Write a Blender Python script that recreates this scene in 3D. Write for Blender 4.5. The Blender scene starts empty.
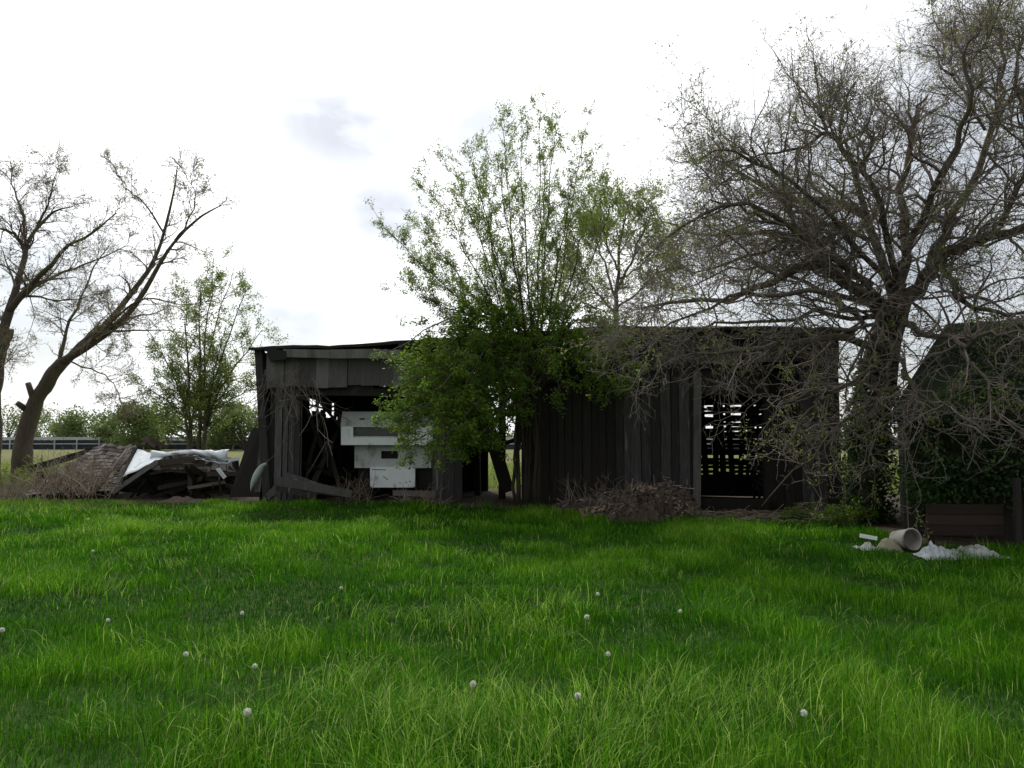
import bpy, math, random
import numpy as np
from mathutils import Vector, Matrix

R = math.radians
random.seed(7)
rng = np.random.default_rng(11)
scene = bpy.context.scene
COL = scene.collection

# ------------------------------------------------------------------ camera
F_PX, PITCH, CAM_Z = 800.0, R(4.0), 1.6
cam_d = bpy.data.cameras.new('camera')
cam_d.sensor_width = 36.0
cam_d.lens = 36.0 * F_PX / 1024.0
cam_d.clip_start = 0.1
cam_d.clip_end = 6000
cam = bpy.data.objects.new('camera', cam_d)
COL.objects.link(cam)
cam.location = (0, 0, CAM_Z)
cam.rotation_euler = (R(90) + PITCH, 0, 0)
scene.camera = cam

# ------------------------------------------------------------------ light
SUN_EL, SUN_AZ = R(44), R(-16)          # azimuth from +Y, negative = left of the view
SUN_DIR = Vector((math.sin(SUN_AZ) * math.cos(SUN_EL), math.cos(SUN_AZ) * math.cos(SUN_EL), math.sin(SUN_EL)))
sun_d = bpy.data.lights.new('sun', 'SUN')
sun_d.energy = 2.7
sun_d.angle = R(6)
sun_d.color = (1.0, 0.95, 0.86)
sun = bpy.data.objects.new('sun', sun_d)
COL.objects.link(sun)
sun.rotation_euler = (-SUN_DIR).to_track_quat('-Z', 'Y').to_euler()

world = bpy.data.worlds.new('World')
scene.world = world
world.use_nodes = True
wn, wl = world.node_tree.nodes, world.node_tree.links
wn.clear()
def N(t, **kw):
    n = wn.new(t)
    for k, v in kw.items():
        setattr(n, k, v)
    return n
def wmath(op, a, b=None):
    n = N('ShaderNodeMath', operation=op)
    for i, s in enumerate((a, b)):
        if s is None: continue
        if isinstance(s, (int, float)): n.inputs[i].default_value = s
        else: wl.new(s, n.inputs[i])
    return n.outputs[0]
w_out = N('ShaderNodeOutputWorld')
sky = N('ShaderNodeTexSky', sky_type='NISHITA', sun_disc=False)
sky.sun_elevation = SUN_EL
sky.sun_rotation = SUN_AZ
bg_sky = N('ShaderNodeBackground')
bg_sky.inputs['Strength'].default_value = 0.05
wl.new(sky.outputs[0], bg_sky.inputs['Color'])
tc = N('ShaderNodeTexCoord')
nrm = N('ShaderNodeVectorMath', operation='NORMALIZE')
wl.new(tc.outputs['Generated'], nrm.inputs[0])
def dirdot(v):
    d = N('ShaderNodeVectorMath', operation='DOT_PRODUCT')
    wl.new(nrm.outputs[0], d.inputs[0])
    d.inputs[1].default_value = v
    return d.outputs['Value']
c = wmath('MAXIMUM', dirdot(SUN_DIR), 0.0)
lum = wmath('ADD', wmath('ADD', 0.50, wmath('MULTIPLY', wmath('POWER', c, 2.0), 0.95)), wmath('MULTIPLY', wmath('POWER', c, 10.0), 0.4))
bg_cloud = N('ShaderNodeBackground')
bg_cloud.inputs['Color'].default_value = (0.97, 0.985, 1.0, 1)
wl.new(lum, bg_cloud.inputs['Strength'])
# thinner places in the cloud layer
def pix_dir(px, py):
    d = Vector(((px - 512) / F_PX, math.cos(PITCH) + (py - 384) / F_PX * math.sin(PITCH), math.sin(PITCH) - (py - 384) / F_PX * math.cos(PITCH)))
    return d.normalized()
noi = N('ShaderNodeTexNoise')
noi.inputs['Scale'].default_value = 14.0
noi.inputs['Detail'].default_value = 3.0
mp = N('ShaderNodeMapping')
mp.inputs['Scale'].default_value = (1.0, 1.0, 2.6)
wl.new(nrm.outputs[0], mp.inputs['Vector'])
wl.new(mp.outputs[0], noi.inputs['Vector'])
acc = None
for px, py, deg, a in ((308, 121, 4.2, 0.70), (322, 123, 4.6, 0.735), (336, 126, 4.8, 0.75), (350, 128, 4.6, 0.74), (364, 131, 4.2, 0.72), (374, 210, 3.6, 0.68), (392, 213, 3.6, 0.68), (478, 128, 4.5, 0.62), (860, 280, 15, 0.6), (290, 325, 5, 0.6), (35, 310, 8, 0.55), (985, 120, 9, 0.6)):
    dd = wmath('SUBTRACT', dirdot(pix_dir(px, py)), math.cos(R(deg)))
    s = wmath('MULTIPLY', wmath('MINIMUM', wmath('MAXIMUM', wmath('MULTIPLY', dd, 1.05 / (1 - math.cos(R(deg)))), 0.0), 1.0), a)
    acc = s if acc is None else wmath('MAXIMUM', acc, s)
thin = wmath('MULTIPLY', acc, wmath('MINIMUM', wmath('MAXIMUM', wmath('ADD', wmath('MULTIPLY', noi.outputs['Fac'], 1.0), 0.46), 0.0), 1.0))
mixw = N('ShaderNodeMixShader')
wl.new(thin, mixw.inputs[0])
wl.new(bg_cloud.outputs[0], mixw.inputs[1])
wl.new(bg_sky.outputs[0], mixw.inputs[2])
wl.new(mixw.outputs[0], w_out.inputs['Surface'])

scene.view_settings.view_transform = 'Standard'
scene.view_settings.look = 'None'
scene.view_settings.exposure = 0.35
scene.view_settings.gamma = 1.0
scene.render.engine = 'CYCLES'
scene.cycles.use_denoising = True
scene.cycles.max_bounces = 6
scene.cycles.transparent_max_bounces = 6
scene.cycles.sample_clamp_indirect = 3.0

# ------------------------------------------------------------------ helpers
def at(px, py, Y):
    """point on the plane y = Y under a pixel"""
    dx = (px - 512) / F_PX; dy = (384 - py) / F_PX
    fy = math.cos(PITCH) - dy * math.sin(PITCH)
    fz = math.sin(PITCH) + dy * math.cos(PITCH)
    k = Y / fy
    return Vector((dx * k, Y, CAM_Z + fz * k))

_lat = rng.random((64, 64))
def vnoise(x, y, s):
    x = np.asarray(x, float) / s; y = np.asarray(y, float) / s
    xi = np.floor(x).astype(int); yi = np.floor(y).astype(int)
    fx = x - xi; fy = y - yi
    fx = fx * fx * (3 - 2 * fx); fy = fy * fy * (3 - 2 * fy)
    g = lambda a, b: _lat[a % 64, b % 64]
    return (g(xi, yi) * (1 - fx) * (1 - fy) + g(xi + 1, yi) * fx * (1 - fy) + g(xi, yi + 1) * (1 - fx) * fy + g(xi + 1, yi + 1) * fx * fy)

def ground_z(x, y):
    x = np.asarray(x, float); y = np.asarray(y, float)
    near = np.clip((34 - np.hypot(x, y)) / 12, 0, 1)
    z = ((vnoise(x, y, 1.7) - 0.5) * 0.10 + (vnoise(x + 9, y + 5, 4.1) - 0.5) * 0.12) * near
    t = np.clip((y - 32) / 36, 0, 1)
    return z + 0.75 * t * t * (3 - 2 * t)

def gz(x, y): return float(ground_z(x, y))

def lin(c): return c

def make_mesh(name, V, faces, mat, parent=None, tint=None, smooth=False, extra=None):
    """faces: list of int arrays (n,3) / (n,4); V world coordinates"""
    V = np.asarray(V, np.float32)
    off = np.zeros(3, np.float32)
    p = parent
    while p is not None:
        off += np.array(p.location, np.float32); p = p.parent
    me = bpy.data.meshes.new(name)
    faces = [np.asarray(f, np.int32) for f in faces if len(f)]
    nl = sum(f.size for f in faces); nf = sum(len(f) for f in faces)
    me.vertices.add(len(V)); me.vertices.foreach_set('co', (V - off).ravel())
    me.loops.add(nl); me.loops.foreach_set('vertex_index', np.concatenate([f.ravel() for f in faces]))
    me.polygons.add(nf)
    tot = np.concatenate([np.full(len(f), f.shape[1], np.int32) for f in faces])
    st = np.concatenate([[0], np.cumsum(tot)[:-1]]).astype(np.int32)
    me.polygons.foreach_set('loop_start', st)
    me.polygons.foreach_set('use_smooth', np.full(nf, bool(smooth)))
    me.update(calc_edges=True)
    if tint is not None:
        a = me.attributes.new('tint', 'FLOAT', 'POINT'); a.data.foreach_set('value', np.asarray(tint, np.float32))
    if extra is not None:
        a = me.attributes.new('dry', 'FLOAT', 'POINT'); a.data.foreach_set('value', np.asarray(extra, np.float32))
    me.materials.append(mat)
    o = bpy.data.objects.new(name, me)
    COL.objects.link(o)
    if parent is not None: o.parent = parent
    return o

class MB:
    def __init__(s): s.V = []; s.Q = []; s.T = []; s.t = []; s.n = 0
    def add(s, V, Q=(), T=(), tint=0.5):
        V = np.asarray(V, float).reshape(-1, 3)
        s.V.append(V)
        if len(Q): s.Q.append(np.asarray(Q, int).reshape(-1, 4) + s.n)
        if len(T): s.T.append(np.asarray(T, int).reshape(-1, 3) + s.n)
        tt = np.asarray(tint, float)
        s.t.append(np.full(len(V), float(tt)) if tt.ndim == 0 else tt)
        s.n += len(V)
        return s
    BQ = [(0, 3, 2, 1), (4, 5, 6, 7), (0, 1, 5, 4), (1, 2, 6, 5), (2, 3, 7, 6), (3, 0, 4, 7)]
    def hexa(s, P, tint=0.5): return s.add([tuple(p) for p in P], MB.BQ, tint=tint)
    def box(s, c, ax, ay, az, tint=0.5):
        c, ax, ay, az = (Vector(v) for v in (c, ax, ay, az))
        P = [c + ax * i + ay * j + az * k for k in (-.5, .5) for i, j in ((-.5, -.5), (.5, -.5), (.5, .5), (-.5, .5))]
        return s.hexa(P, tint)
    def plank(s, p0, p1, w, t, wdir=(0, 0, 1), tint=None, jit=0.0):
        p0, p1, wd = Vector(p0), Vector(p1), Vector(wdir)
        a = (p1 - p0).normalized()
        wd = (wd - a * wd.dot(a)).normalized()
        td = a.cross(wd)
        w0 = w * (1 + random.uniform(-jit, jit)); w1 = w * (1 + random.uniform(-jit, jit))
        P = []
        for q, ww in ((p0, w0), (p1, w1)):
            e = a * random.uniform(-jit, jit) * w
            P += [q - wd * ww / 2 - td * t / 2 - e, q + wd * ww / 2 - td * t / 2 + e, q + wd * ww / 2 + td * t / 2 + e, q - wd * ww / 2 + td * t / 2 - e]
        return s.hexa(P, random.random() if tint is None else tint)
    def tube(s, pts, rad, sides=6, tint=0.5, cap=True):
        pts = np.array([tuple(p) for p in pts], float)[None]; rad = np.asarray(rad, float)
        if rad.ndim == 0: rad = np.full(pts.shape[1], float(rad))
        V, Q, T = tubes(pts, rad[None], sides, cap)
        return s.add(V, Q, T, tint)
    def grid(s, G, tint=0.5, thick=0.0):
        """G: (n,m,3) sheet, optional thickness along the local normal"""
        G = np.asarray(G, float); n, m = G.shape[:2]
        idx = np.arange(n * m).reshape(n, m)
        q = np.stack([idx[:-1, :-1], idx[1:, :-1], idx[1:, 1:], idx[:-1, 1:]], -1).reshape(-1, 4)
        if not thick: return s.add(G.reshape(-1, 3), q, tint=tint)
        du = np.gradient(G, axis=0); dv = np.gradient(G, axis=1)
        nn = np.cross(du, dv); nn /= np.linalg.norm(nn, axis=-1, keepdims=True) + 1e-9
        V = np.concatenate([(G + nn * thick / 2).reshape(-1, 3), (G - nn * thick / 2).reshape(-1, 3)])
        k = n * m
        rim = np.concatenate([idx[0, :], idx[1:, -1], idx[-1, -2::-1], idx[-2:0:-1, 0]])
        r2 = np.roll(rim, -1)
        side = np.stack([rim, r2, r2 + k, rim + k], -1)
        tt = tint if np.ndim(tint) == 0 else np.concatenate([np.ravel(tint)] * 2)
        return s.add(V, np.concatenate([q, q[:, ::-1] + k, side]), tint=tt)
    def build(s, name, mat, parent=None, smooth=False):
        fs = []
        if s.Q: fs.append(np.concatenate(s.Q))
        if s.T: fs.append(np.concatenate(s.T))
        return make_mesh(name, np.concatenate(s.V), fs, mat, parent, np.concatenate(s.t), smooth)

def norm(a): return a / (np.linalg.norm(a, axis=-1, keepdims=True) + 1e-9)

def tubes(P, Rr, sides, cap=False):
    """P (N,K,3), Rr (N,K)"""
    Nn, K = P.shape[:2]
    tan = norm(np.gradient(P, axis=1))
    mean = norm(P[:, -1] - P[:, 0])
    ref = np.where(np.abs(mean[:, 2:3]) > 0.8, np.array([[1., 0, 0]]), np.array([[0, 0, 1.]]))
    s1 = norm(np.cross(tan, ref[:, None, :])); s2 = np.cross(tan, s1)
    an = np.arange(sides) / sides * 2 * np.pi
    V = P[:, :, None, :] + Rr[:, :, None, None] * (np.cos(an)[None, None, :, None] * s1[:, :, None, :] + np.sin(an)[None, None, :, None] * s2[:, :, None, :])
    idx = np.arange(Nn * K * sides).reshape(Nn, K, sides)
    a = idx[:, :-1]; b = idx[:, 1:]
    Q = np.stack([a, np.roll(a, -1, 2), np.roll(b, -1, 2), b], -1).reshape(-1, 4)
    T = []
    if cap:
        for e, fl in ((0, 1), (K - 1, 0)):
            for j in range(1, sides - 1):
                t = np.stack([idx[:, e, 0], idx[:, e, j], idx[:, e, j + 1]], -1)
                T.append(t[:, ::-1] if fl else t)
        T = np.concatenate(T)
    return V.reshape(-1, 3), Q, T

def smooth_path(pts, K):
    """Catmull-Rom through points, resampled to K"""
    P = np.array([tuple(p) for p in pts], float)
    if len(P) == 2:
        return P[0] + (P[1] - P[0]) * np.linspace(0, 1, K)[:, None]
    E = np.concatenate([[2 * P[0] - P[1]], P, [2 * P[-1] - P[-2]]])
    out = []
    n = len(P) - 1
    for f in np.linspace(0, n - 1e-6, K):
        i = int(f); t = f - i
        a, b, c_, d = E[i:i + 4]
        out.append(0.5 * (2 * b + (c_ - a) * t + (2 * a - 5 * b + 4 * c_ - d) * t * t + (3 * b - a - 3 * c_ + d) * t ** 3))
    return np.array(out)

def spawn(P, Rr, n, ang, length, K=6, up=0.0, wob=0.12, rs=0.6, rmax=1.0, rmin=0.003, tmin=0.2, tmax=1.0, bend=0.0, droop=0.4):
    """n children on every parent branch; returns their paths and radii"""
    Nn, Kp = P.shape[:2]
    idx = np.repeat(np.arange(Nn), n); M = len(idx)
    t = rng.uniform(tmin, tmax, M)
    f = np.minimum(t * (Kp - 1), Kp - 1.001); i = f.astype(int); a = (f - i)[:, None]
    pos = P[idx, i] * (1 - a) + P[idx, i + 1] * a
    tan = norm(P[idx, i + 1] - P[idx, i])
    rad = Rr[idx, i] * (1 - a[:, 0]) + Rr[idx, i + 1] * a[:, 0]
    perp = norm(np.cross(tan, rng.normal(size=(M, 3))))
    an = np.radians(rng.uniform(ang[0], ang[1], M))[:, None]
    d = norm(np.cos(an) * tan + np.sin(an) * perp + np.array([0, 0, up]))
    L = rng.uniform(length[0], length[1], M) * (1 - droop * t)
    out = np.zeros((M, K, 3)); out[:, 0] = pos
    for k in range(1, K):
        d = norm(d + rng.normal(size=(M, 3)) * wob + np.array([0, 0, bend]))
        out[:, k] = out[:, k - 1] + d * (L / (K - 1))[:, None]
    r0 = np.clip(rad * rs, rmin, rmax)
    rr = np.maximum(r0[:, None] * (1 - 0.72 * np.linspace(0, 1, K)[None, :]), rmin * 0.7)
    return out, rr

def leaf_quads(C, size, flat=0.0, drop=0.0, aspect=0.55):
    """a folded diamond per centre"""
    M = len(C)
    size = np.broadcast_to(size, (M,)) if np.ndim(size) else rng.uniform(0.7, 1.3, M) * size
    a = norm(rng.normal(size=(M, 3)) * np.array([1, 1, 1 - flat]) + np.array([0, 0, -drop]))
    b = norm(np.cross(a, rng.normal(size=(M, 3)) * (1 - flat) + np.array([0, 0, 1.0]) * (0.2 + flat)))
    s = size[:, None]
    V = np.stack([C, C + a * s * .5 + b * s * aspect * .5, C + a * s, C + a * s * .5 - b * s * aspect * .5], 1)
    return V.reshape(-1, 3), np.arange(M * 4).reshape(M, 4)

def along(P, n, lo=0.2, hi=1.0, spread=0.02):
    Nn, K = P.shape[:2]
    idx = np.repeat(np.arange(Nn), n)
    f = np.minimum(rng.uniform(lo, hi, len(idx)) * (K - 1), K - 1.001); i = f.astype(int); a = (f - i)[:, None]
    return P[idx, i] * (1 - a) + P[idx, i + 1] * a + rng.normal(size=(len(idx), 3)) * spread

def merge_tubes(name, sets, mat, parent):
    """sets: list of (P, R, sides)"""
    V, Q, T, n, tt = [], [], [], 0, []
    for P, Rr, s in sets:
        v, q, t = tubes(P, Rr, s, cap=(s > 4))
        V.append(v); Q.append(q + n)
        if len(t): T.append(t + n)
        tt.append(np.repeat(rng.random(len(P)), P.shape[1] * s))
        n += len(v)
    fs = [np.concatenate(Q)] + ([np.concatenate(T)] if T else [])
    return make_mesh(name, np.concatenate(V), fs, mat, parent, np.concatenate(tt), smooth=True)

def leaves(name, C, size, mat, parent, tint=None, **kw):
    V, Q = leaf_quads(C, size, **kw)
    t = rng.random(len(C)) if tint is None else tint
    return make_mesh(name, V, [Q], mat, parent, np.repeat(t, 4))

def tag(o, label=None, cat=None, group=None, kind=None):
    if label: o['label'] = label
    if cat: o['category'] = cat
    if group: o['group'] = group
    if kind: o['kind'] = kind
    return o
def thing(name, loc, label, cat, group=None):
    o = bpy.data.objects.new(name, None)
    o.empty_display_size = 0.3
    o.location = loc
    COL.objects.link(o)
    return tag(o, label, cat, group)

# ------------------------------------------------------------------ materials
def ramp_mat(name, stops, scale=4.0, stretch=(1, 1, 1), detail=6.0, rough=0.85, tint_amt=0.0, bump=0.0, trans=0.0, spec=0.2, coords='Object', stain=None, rough_noise=0.62, dry=None, metallic=0.0):
    m = bpy.data.materials.new(name)
    m.use_nodes = True
    nt = m.node_tree; nd, lk = nt.nodes, nt.links
    b = nd['Principled BSDF']
    b.inputs['Roughness'].default_value = rough
    b.inputs['Specular IOR Level'].default_value = spec
    b.inputs['Metallic'].default_value = metallic
    t = nd.new('ShaderNodeTexCoord'); mpn = nd.new('ShaderNodeMapping'); mpn.inputs['Scale'].default_value = stretch
    lk.new(t.outputs[coords], mpn.inputs['Vector'])
    no = nd.new('ShaderNodeTexNoise'); no.inputs['Scale'].default_value = scale; no.inputs['Detail'].default_value = detail
    no.inputs['Roughness'].default_value = rough_noise
    lk.new(mpn.outputs[0], no.inputs['Vector'])
    fac = no.outputs['Fac']
    if tint_amt:
        at_ = nd.new('ShaderNodeAttribute'); at_.attribute_name = 'tint'
        mx = nd.new('ShaderNodeMix'); mx.data_type = 'FLOAT'; mx.inputs[0].default_value = tint_amt
        lk.new(fac, mx.inputs[2]); lk.new(at_.outputs['Fac'], mx.inputs[3])
        fac = mx.outputs[0]
    cr = nd.new('ShaderNodeValToRGB')
    el = cr.color_ramp.elements
    while len(el) < len(stops): el.new(0.5)
    for e, (p, c_) in zip(el, stops): e.position = p; e.color = (*c_, 1)
    lk.new(fac, cr.inputs[0])
    col = cr.outputs[0]
    def mixcol(f, c2, col):
        mx = nd.new('ShaderNodeMix'); mx.data_type = 'RGBA'
        lk.new(f, mx.inputs[0]); lk.new(col, mx.inputs[6])
        if isinstance(c2, tuple): mx.inputs[7].default_value = (*c2, 1)
        else: lk.new(c2, mx.inputs[7])
        return mx.outputs[2]
    if stain:
        sc_, st_, lo, hi, c2 = stain
        mp2 = nd.new('ShaderNodeMapping'); mp2.inputs['Scale'].default_value = st_
        mp2.inputs['Location'].default_value = (3.1, 1.7, 5.3)
        lk.new(t.outputs[coords], mp2.inputs['Vector'])
        n2 = nd.new('ShaderNodeTexNoise'); n2.inputs['Scale'].default_value = sc_; n2.inputs['Detail'].default_value = 5
        lk.new(mp2.outputs[0], n2.inputs['Vector'])
        mr = nd.new('ShaderNodeMapRange'); mr.inputs['From Min'].default_value = lo; mr.inputs['From Max'].default_value = hi
        lk.new(n2.outputs['Fac'], mr.inputs['Value'])
        col = mixcol(mr.outputs[0], c2, col)
    if dry:
        ad = nd.new('ShaderNodeAttribute'); ad.attribute_name = 'dry'
        col = mixcol(ad.outputs['Fac'], dry, col)
    lk.new(col, b.inputs['Base Color'])
    if bump:
        bp_ = nd.new('ShaderNodeBump'); bp_.inputs['Strength'].default_value = bump; bp_.inputs['Distance'].default_value = 0.02
        lk.new(no.outputs['Fac'], bp_.inputs['Height']); lk.new(bp_.outputs[0], b.inputs['Normal'])
    if trans:
        tr = nd.new('ShaderNodeBsdfTranslucent'); lk.new(col, tr.inputs['Color'])
        ms = nd.new('ShaderNodeMixShader'); ms.inputs[0].default_value = trans
        lk.new(b.outputs[0], ms.inputs[1]); lk.new(tr.outputs[0], ms.inputs[2])
        lk.new(ms.outputs[0], nd['Material Output'].inputs['Surface'])
    return m

M = {}
M['grass'] = ramp_mat('grass_blades', [(0.22, (0.010, 0.062, 0.002)), (0.44, (0.046, 0.172, 0.004)), (0.64, (0.125, 0.285, 0.012)), (0.86, (0.29, 0.43, 0.09))], scale=1.1, detail=5, rough=0.55, tint_amt=0.72, trans=0.48, spec=0.08, dry=(0.24, 0.19, 0.10))
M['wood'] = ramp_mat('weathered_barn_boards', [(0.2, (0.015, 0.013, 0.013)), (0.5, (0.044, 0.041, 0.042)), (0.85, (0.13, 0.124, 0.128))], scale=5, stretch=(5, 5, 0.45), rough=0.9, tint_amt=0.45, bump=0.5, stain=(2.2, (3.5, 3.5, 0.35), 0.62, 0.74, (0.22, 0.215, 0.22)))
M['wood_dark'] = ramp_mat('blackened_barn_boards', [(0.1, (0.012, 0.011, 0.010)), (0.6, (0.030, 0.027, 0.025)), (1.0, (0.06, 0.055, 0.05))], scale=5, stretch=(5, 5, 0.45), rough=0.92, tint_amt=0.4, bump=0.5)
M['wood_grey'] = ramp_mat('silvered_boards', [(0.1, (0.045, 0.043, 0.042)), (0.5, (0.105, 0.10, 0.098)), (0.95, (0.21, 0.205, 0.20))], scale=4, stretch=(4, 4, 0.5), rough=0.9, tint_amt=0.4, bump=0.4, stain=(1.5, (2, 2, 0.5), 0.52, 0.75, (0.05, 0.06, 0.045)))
M['wood_brown'] = ramp_mat('brown_broken_boards', [(0.1, (0.035, 0.027, 0.022)), (0.5, (0.10, 0.08, 0.066)), (0.95, (0.24, 0.20, 0.165))], scale=5, stretch=(3, 3, 3), rough=0.9, tint_amt=0.5, bump=0.4)
M['wood_red'] = ramp_mat('reddish_planks', [(0.1, (0.016, 0.011, 0.010)), (0.9, (0.05, 0.033, 0.028))], scale=4, stretch=(0.6, 3, 3), rough=0.9, tint_amt=0.5, bump=0.4)
M['roofing'] = ramp_mat('old_felt_roofing', [(0.2, (0.018, 0.016, 0.015)), (0.8, (0.05, 0.044, 0.04))], scale=2.5, rough=0.95, tint_amt=0.4, bump=0.5, stain=(1.2, (1, 1, 1), 0.5, 0.7, (0.03, 0.033, 0.018)))
M['moss_roof'] = ramp_mat('mossy_shed_roofing', [(0.2, (0.010, 0.015, 0.011)), (0.8, (0.030, 0.040, 0.031))], scale=3, rough=0.95, tint_amt=0.35, bump=0.5, stain=(0.9, (1, 1, 1), 0.5, 0.7, (0.03, 0.055, 0.012)))
M['shingle'] = ramp_mat('grey_brown_shingles', [(0.15, (0.035, 0.030, 0.028)), (0.5, (0.11, 0.097, 0.09)), (0.85, (0.23, 0.205, 0.19))], scale=9, rough=0.95, tint_amt=0.6, bump=0.6)
M['white_paint'] = ramp_mat('dirty_white_enamel', [(0.1, (0.60, 0.66, 0.68)), (0.6, (0.76, 0.81, 0.83)), (1.0, (0.82, 0.86, 0.87))], scale=2, rough=0.5, spec=0.4, stain=(3.0, (1.2, 1.2, 0.8), 0.6, 0.78, (0.16, 0.13, 0.10)))
M['grey_paint'] = ramp_mat('dull_grey_white_enamel', [(0.1, (0.34, 0.36, 0.36)), (0.9, (0.58, 0.61, 0.61))], scale=2.5, rough=0.6, stain=(3.0, (1.2, 1.2, 0.7), 0.55, 0.75, (0.13, 0.11, 0.09)))
M['black'] = ramp_mat('dark_grimy_metal', [(0.2, (0.010, 0.010, 0.010)), (0.9, (0.03, 0.028, 0.026))], scale=6, rough=0.8)
M['glass_dark'] = ramp_mat('dirty_dark_pane', [(0.2, (0.02, 0.025, 0.022)), (0.9, (0.06, 0.07, 0.06))], scale=4, rough=0.25, spec=0.5)
M['sheet'] = ramp_mat('pale_painted_sheet_metal', [(0.1, (0.50, 0.56, 0.60)), (0.7, (0.70, 0.76, 0.80)), (1.0, (0.78, 0.82, 0.85))], scale=1.6, rough=0.42, spec=0.5, stain=(2.2, (1, 1, 1), 0.6, 0.76, (0.20, 0.17, 0.15)))
M['sheet_grey'] = ramp_mat('grey_scrap_and_sheet_shade', [(0.1, (0.22, 0.25, 0.28)), (0.9, (0.42, 0.46, 0.50))], scale=3, rough=0.5, spec=0.5, stain=(2.6, (1, 1, 1), 0.58, 0.75, (0.15, 0.11, 0.08)))  # grey carries the curled sheet's underside shading; also colours the bluish scrap
M['plastic'] = ramp_mat('dirty_white_plastic', [(0.1, (0.20, 0.21, 0.21)), (0.6, (0.36, 0.38, 0.38)), (1.0, (0.52, 0.54, 0.54))], scale=5, rough=0.5, trans=0.2, stain=(5, (1, 1, 1), 0.52, 0.7, (0.17, 0.16, 0.13)))
M['bucket'] = ramp_mat('old_bucket_enamel', [(0.1, (0.22, 0.21, 0.19)), (0.9, (0.50, 0.49, 0.46))], scale=6, rough=0.6, stain=(4, (1, 1, 1), 0.5, 0.68, (0.13, 0.09, 0.06)))
M['stone'] = ramp_mat('lichen_stone', [(0.1, (0.13, 0.13, 0.08)), (0.9, (0.32, 0.31, 0.22))], scale=7, rough=0.95, bump=0.5)
M['turquoise'] = ramp_mat('turquoise_plastic', [(0.1, (0.03, 0.22, 0.20)), (0.9, (0.06, 0.36, 0.33))], scale=5, rough=0.5)
M['litter'] = ramp_mat('dead_leaf_litter', [(0.1, (0.035, 0.027, 0.022)), (0.5, (0.085, 0.066, 0.054)), (0.9, (0.17, 0.14, 0.115))], scale=16, rough=1.0, tint_amt=0.3, bump=0.8)
M['straw'] = ramp_mat('dry_stalks', [(0.0, (0.12, 0.09, 0.065)), (0.5, (0.24, 0.20, 0.15)), (1.0, (0.42, 0.37, 0.30))], scale=5, rough=0.9, tint_amt=0.8)
M['bark'] = ramp_mat('rough_grey_bark', [(0.2, (0.045, 0.037, 0.030)), (0.6, (0.11, 0.092, 0.077)), (0.9, (0.20, 0.175, 0.15))], scale=7, stretch=(3, 3, 0.7), rough=0.95, tint_amt=0.2, bump=0.8, stain=(1.6, (1, 1, 1), 0.52, 0.72, (0.085, 0.10, 0.03)))
M['bark_dark'] = ramp_mat('dark_bark', [(0.2, (0.022, 0.018, 0.014)), (0.9, (0.075, 0.062, 0.05))], scale=7, stretch=(3, 3, 0.7), rough=0.95, tint_amt=0.3, bump=0.7)  # evenly darker bark colour for the big trunk and the front stems
M['twig'] = ramp_mat('grey_brown_twigs', [(0.0, (0.09, 0.073, 0.064)), (0.6, (0.20, 0.17, 0.155)), (1.0, (0.36, 0.32, 0.295))], scale=3, rough=0.9, tint_amt=0.7)
M['twig_dark'] = ramp_mat('dark_twigs', [(0.0, (0.06, 0.05, 0.04)), (1.0, (0.17, 0.145, 0.115))], scale=3, rough=0.9, tint_amt=0.7)
def leafmat(name, a, b_, c_, trans=0.45): return ramp_mat(name, [(0.1, a), (0.5, b_), (0.95, c_)], scale=0.9, detail=3, rough=0.55, tint_amt=0.55, trans=trans, spec=0.25)
M['leaf'] = leafmat('spring_leaves', (0.045, 0.11, 0.012), (0.12, 0.22, 0.02), (0.25, 0.34, 0.03), 0.55)
M['leaf_sparse'] = leafmat('young_olive_leaves', (0.10, 0.15, 0.035), (0.18, 0.25, 0.05), (0.29, 0.35, 0.08), 0.58)
M['leaf_bud'] = leafmat('brown_green_buds', (0.09, 0.075, 0.03), (0.17, 0.15, 0.045), (0.26, 0.25, 0.06), 0.45)
M['leaf_far'] = leafmat('hedge_leaves', (0.075, 0.115, 0.035), (0.12, 0.17, 0.05), (0.19, 0.23, 0.08), 0.45)
M['ivy'] = leafmat('ivy_leaves', (0.016, 0.040, 0.012), (0.03, 0.07, 0.018), (0.06, 0.11, 0.022), 0.3)
M['leaf_lime'] = leafmat('lime_weed_leaves', (0.08, 0.12, 0.015), (0.15, 0.20, 0.025), (0.22, 0.26, 0.04))
M['dandelion'] = ramp_mat('dandelion_fluff', [(0.1, (0.66, 0.68, 0.64)), (0.9, (0.82, 0.84, 0.80))], scale=40, rough=0.9, trans=0.6)
M['stem'] = ramp_mat('green_stem', [(0.1, (0.06, 0.12, 0.03)), (0.9, (0.13, 0.17, 0.06))], scale=10, rough=0.6)
M['rail'] = ramp_mat('pale_rail', [(0.1, (0.36, 0.38, 0.40)), (0.9, (0.52, 0.54, 0.56))], scale=1, rough=0.6)
M['mesh_dark'] = ramp_mat('dark_blue_screen', [(0.1, (0.03, 0.036, 0.05)), (0.9, (0.06, 0.07, 0.095))], scale=0.6, rough=0.7)

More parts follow.
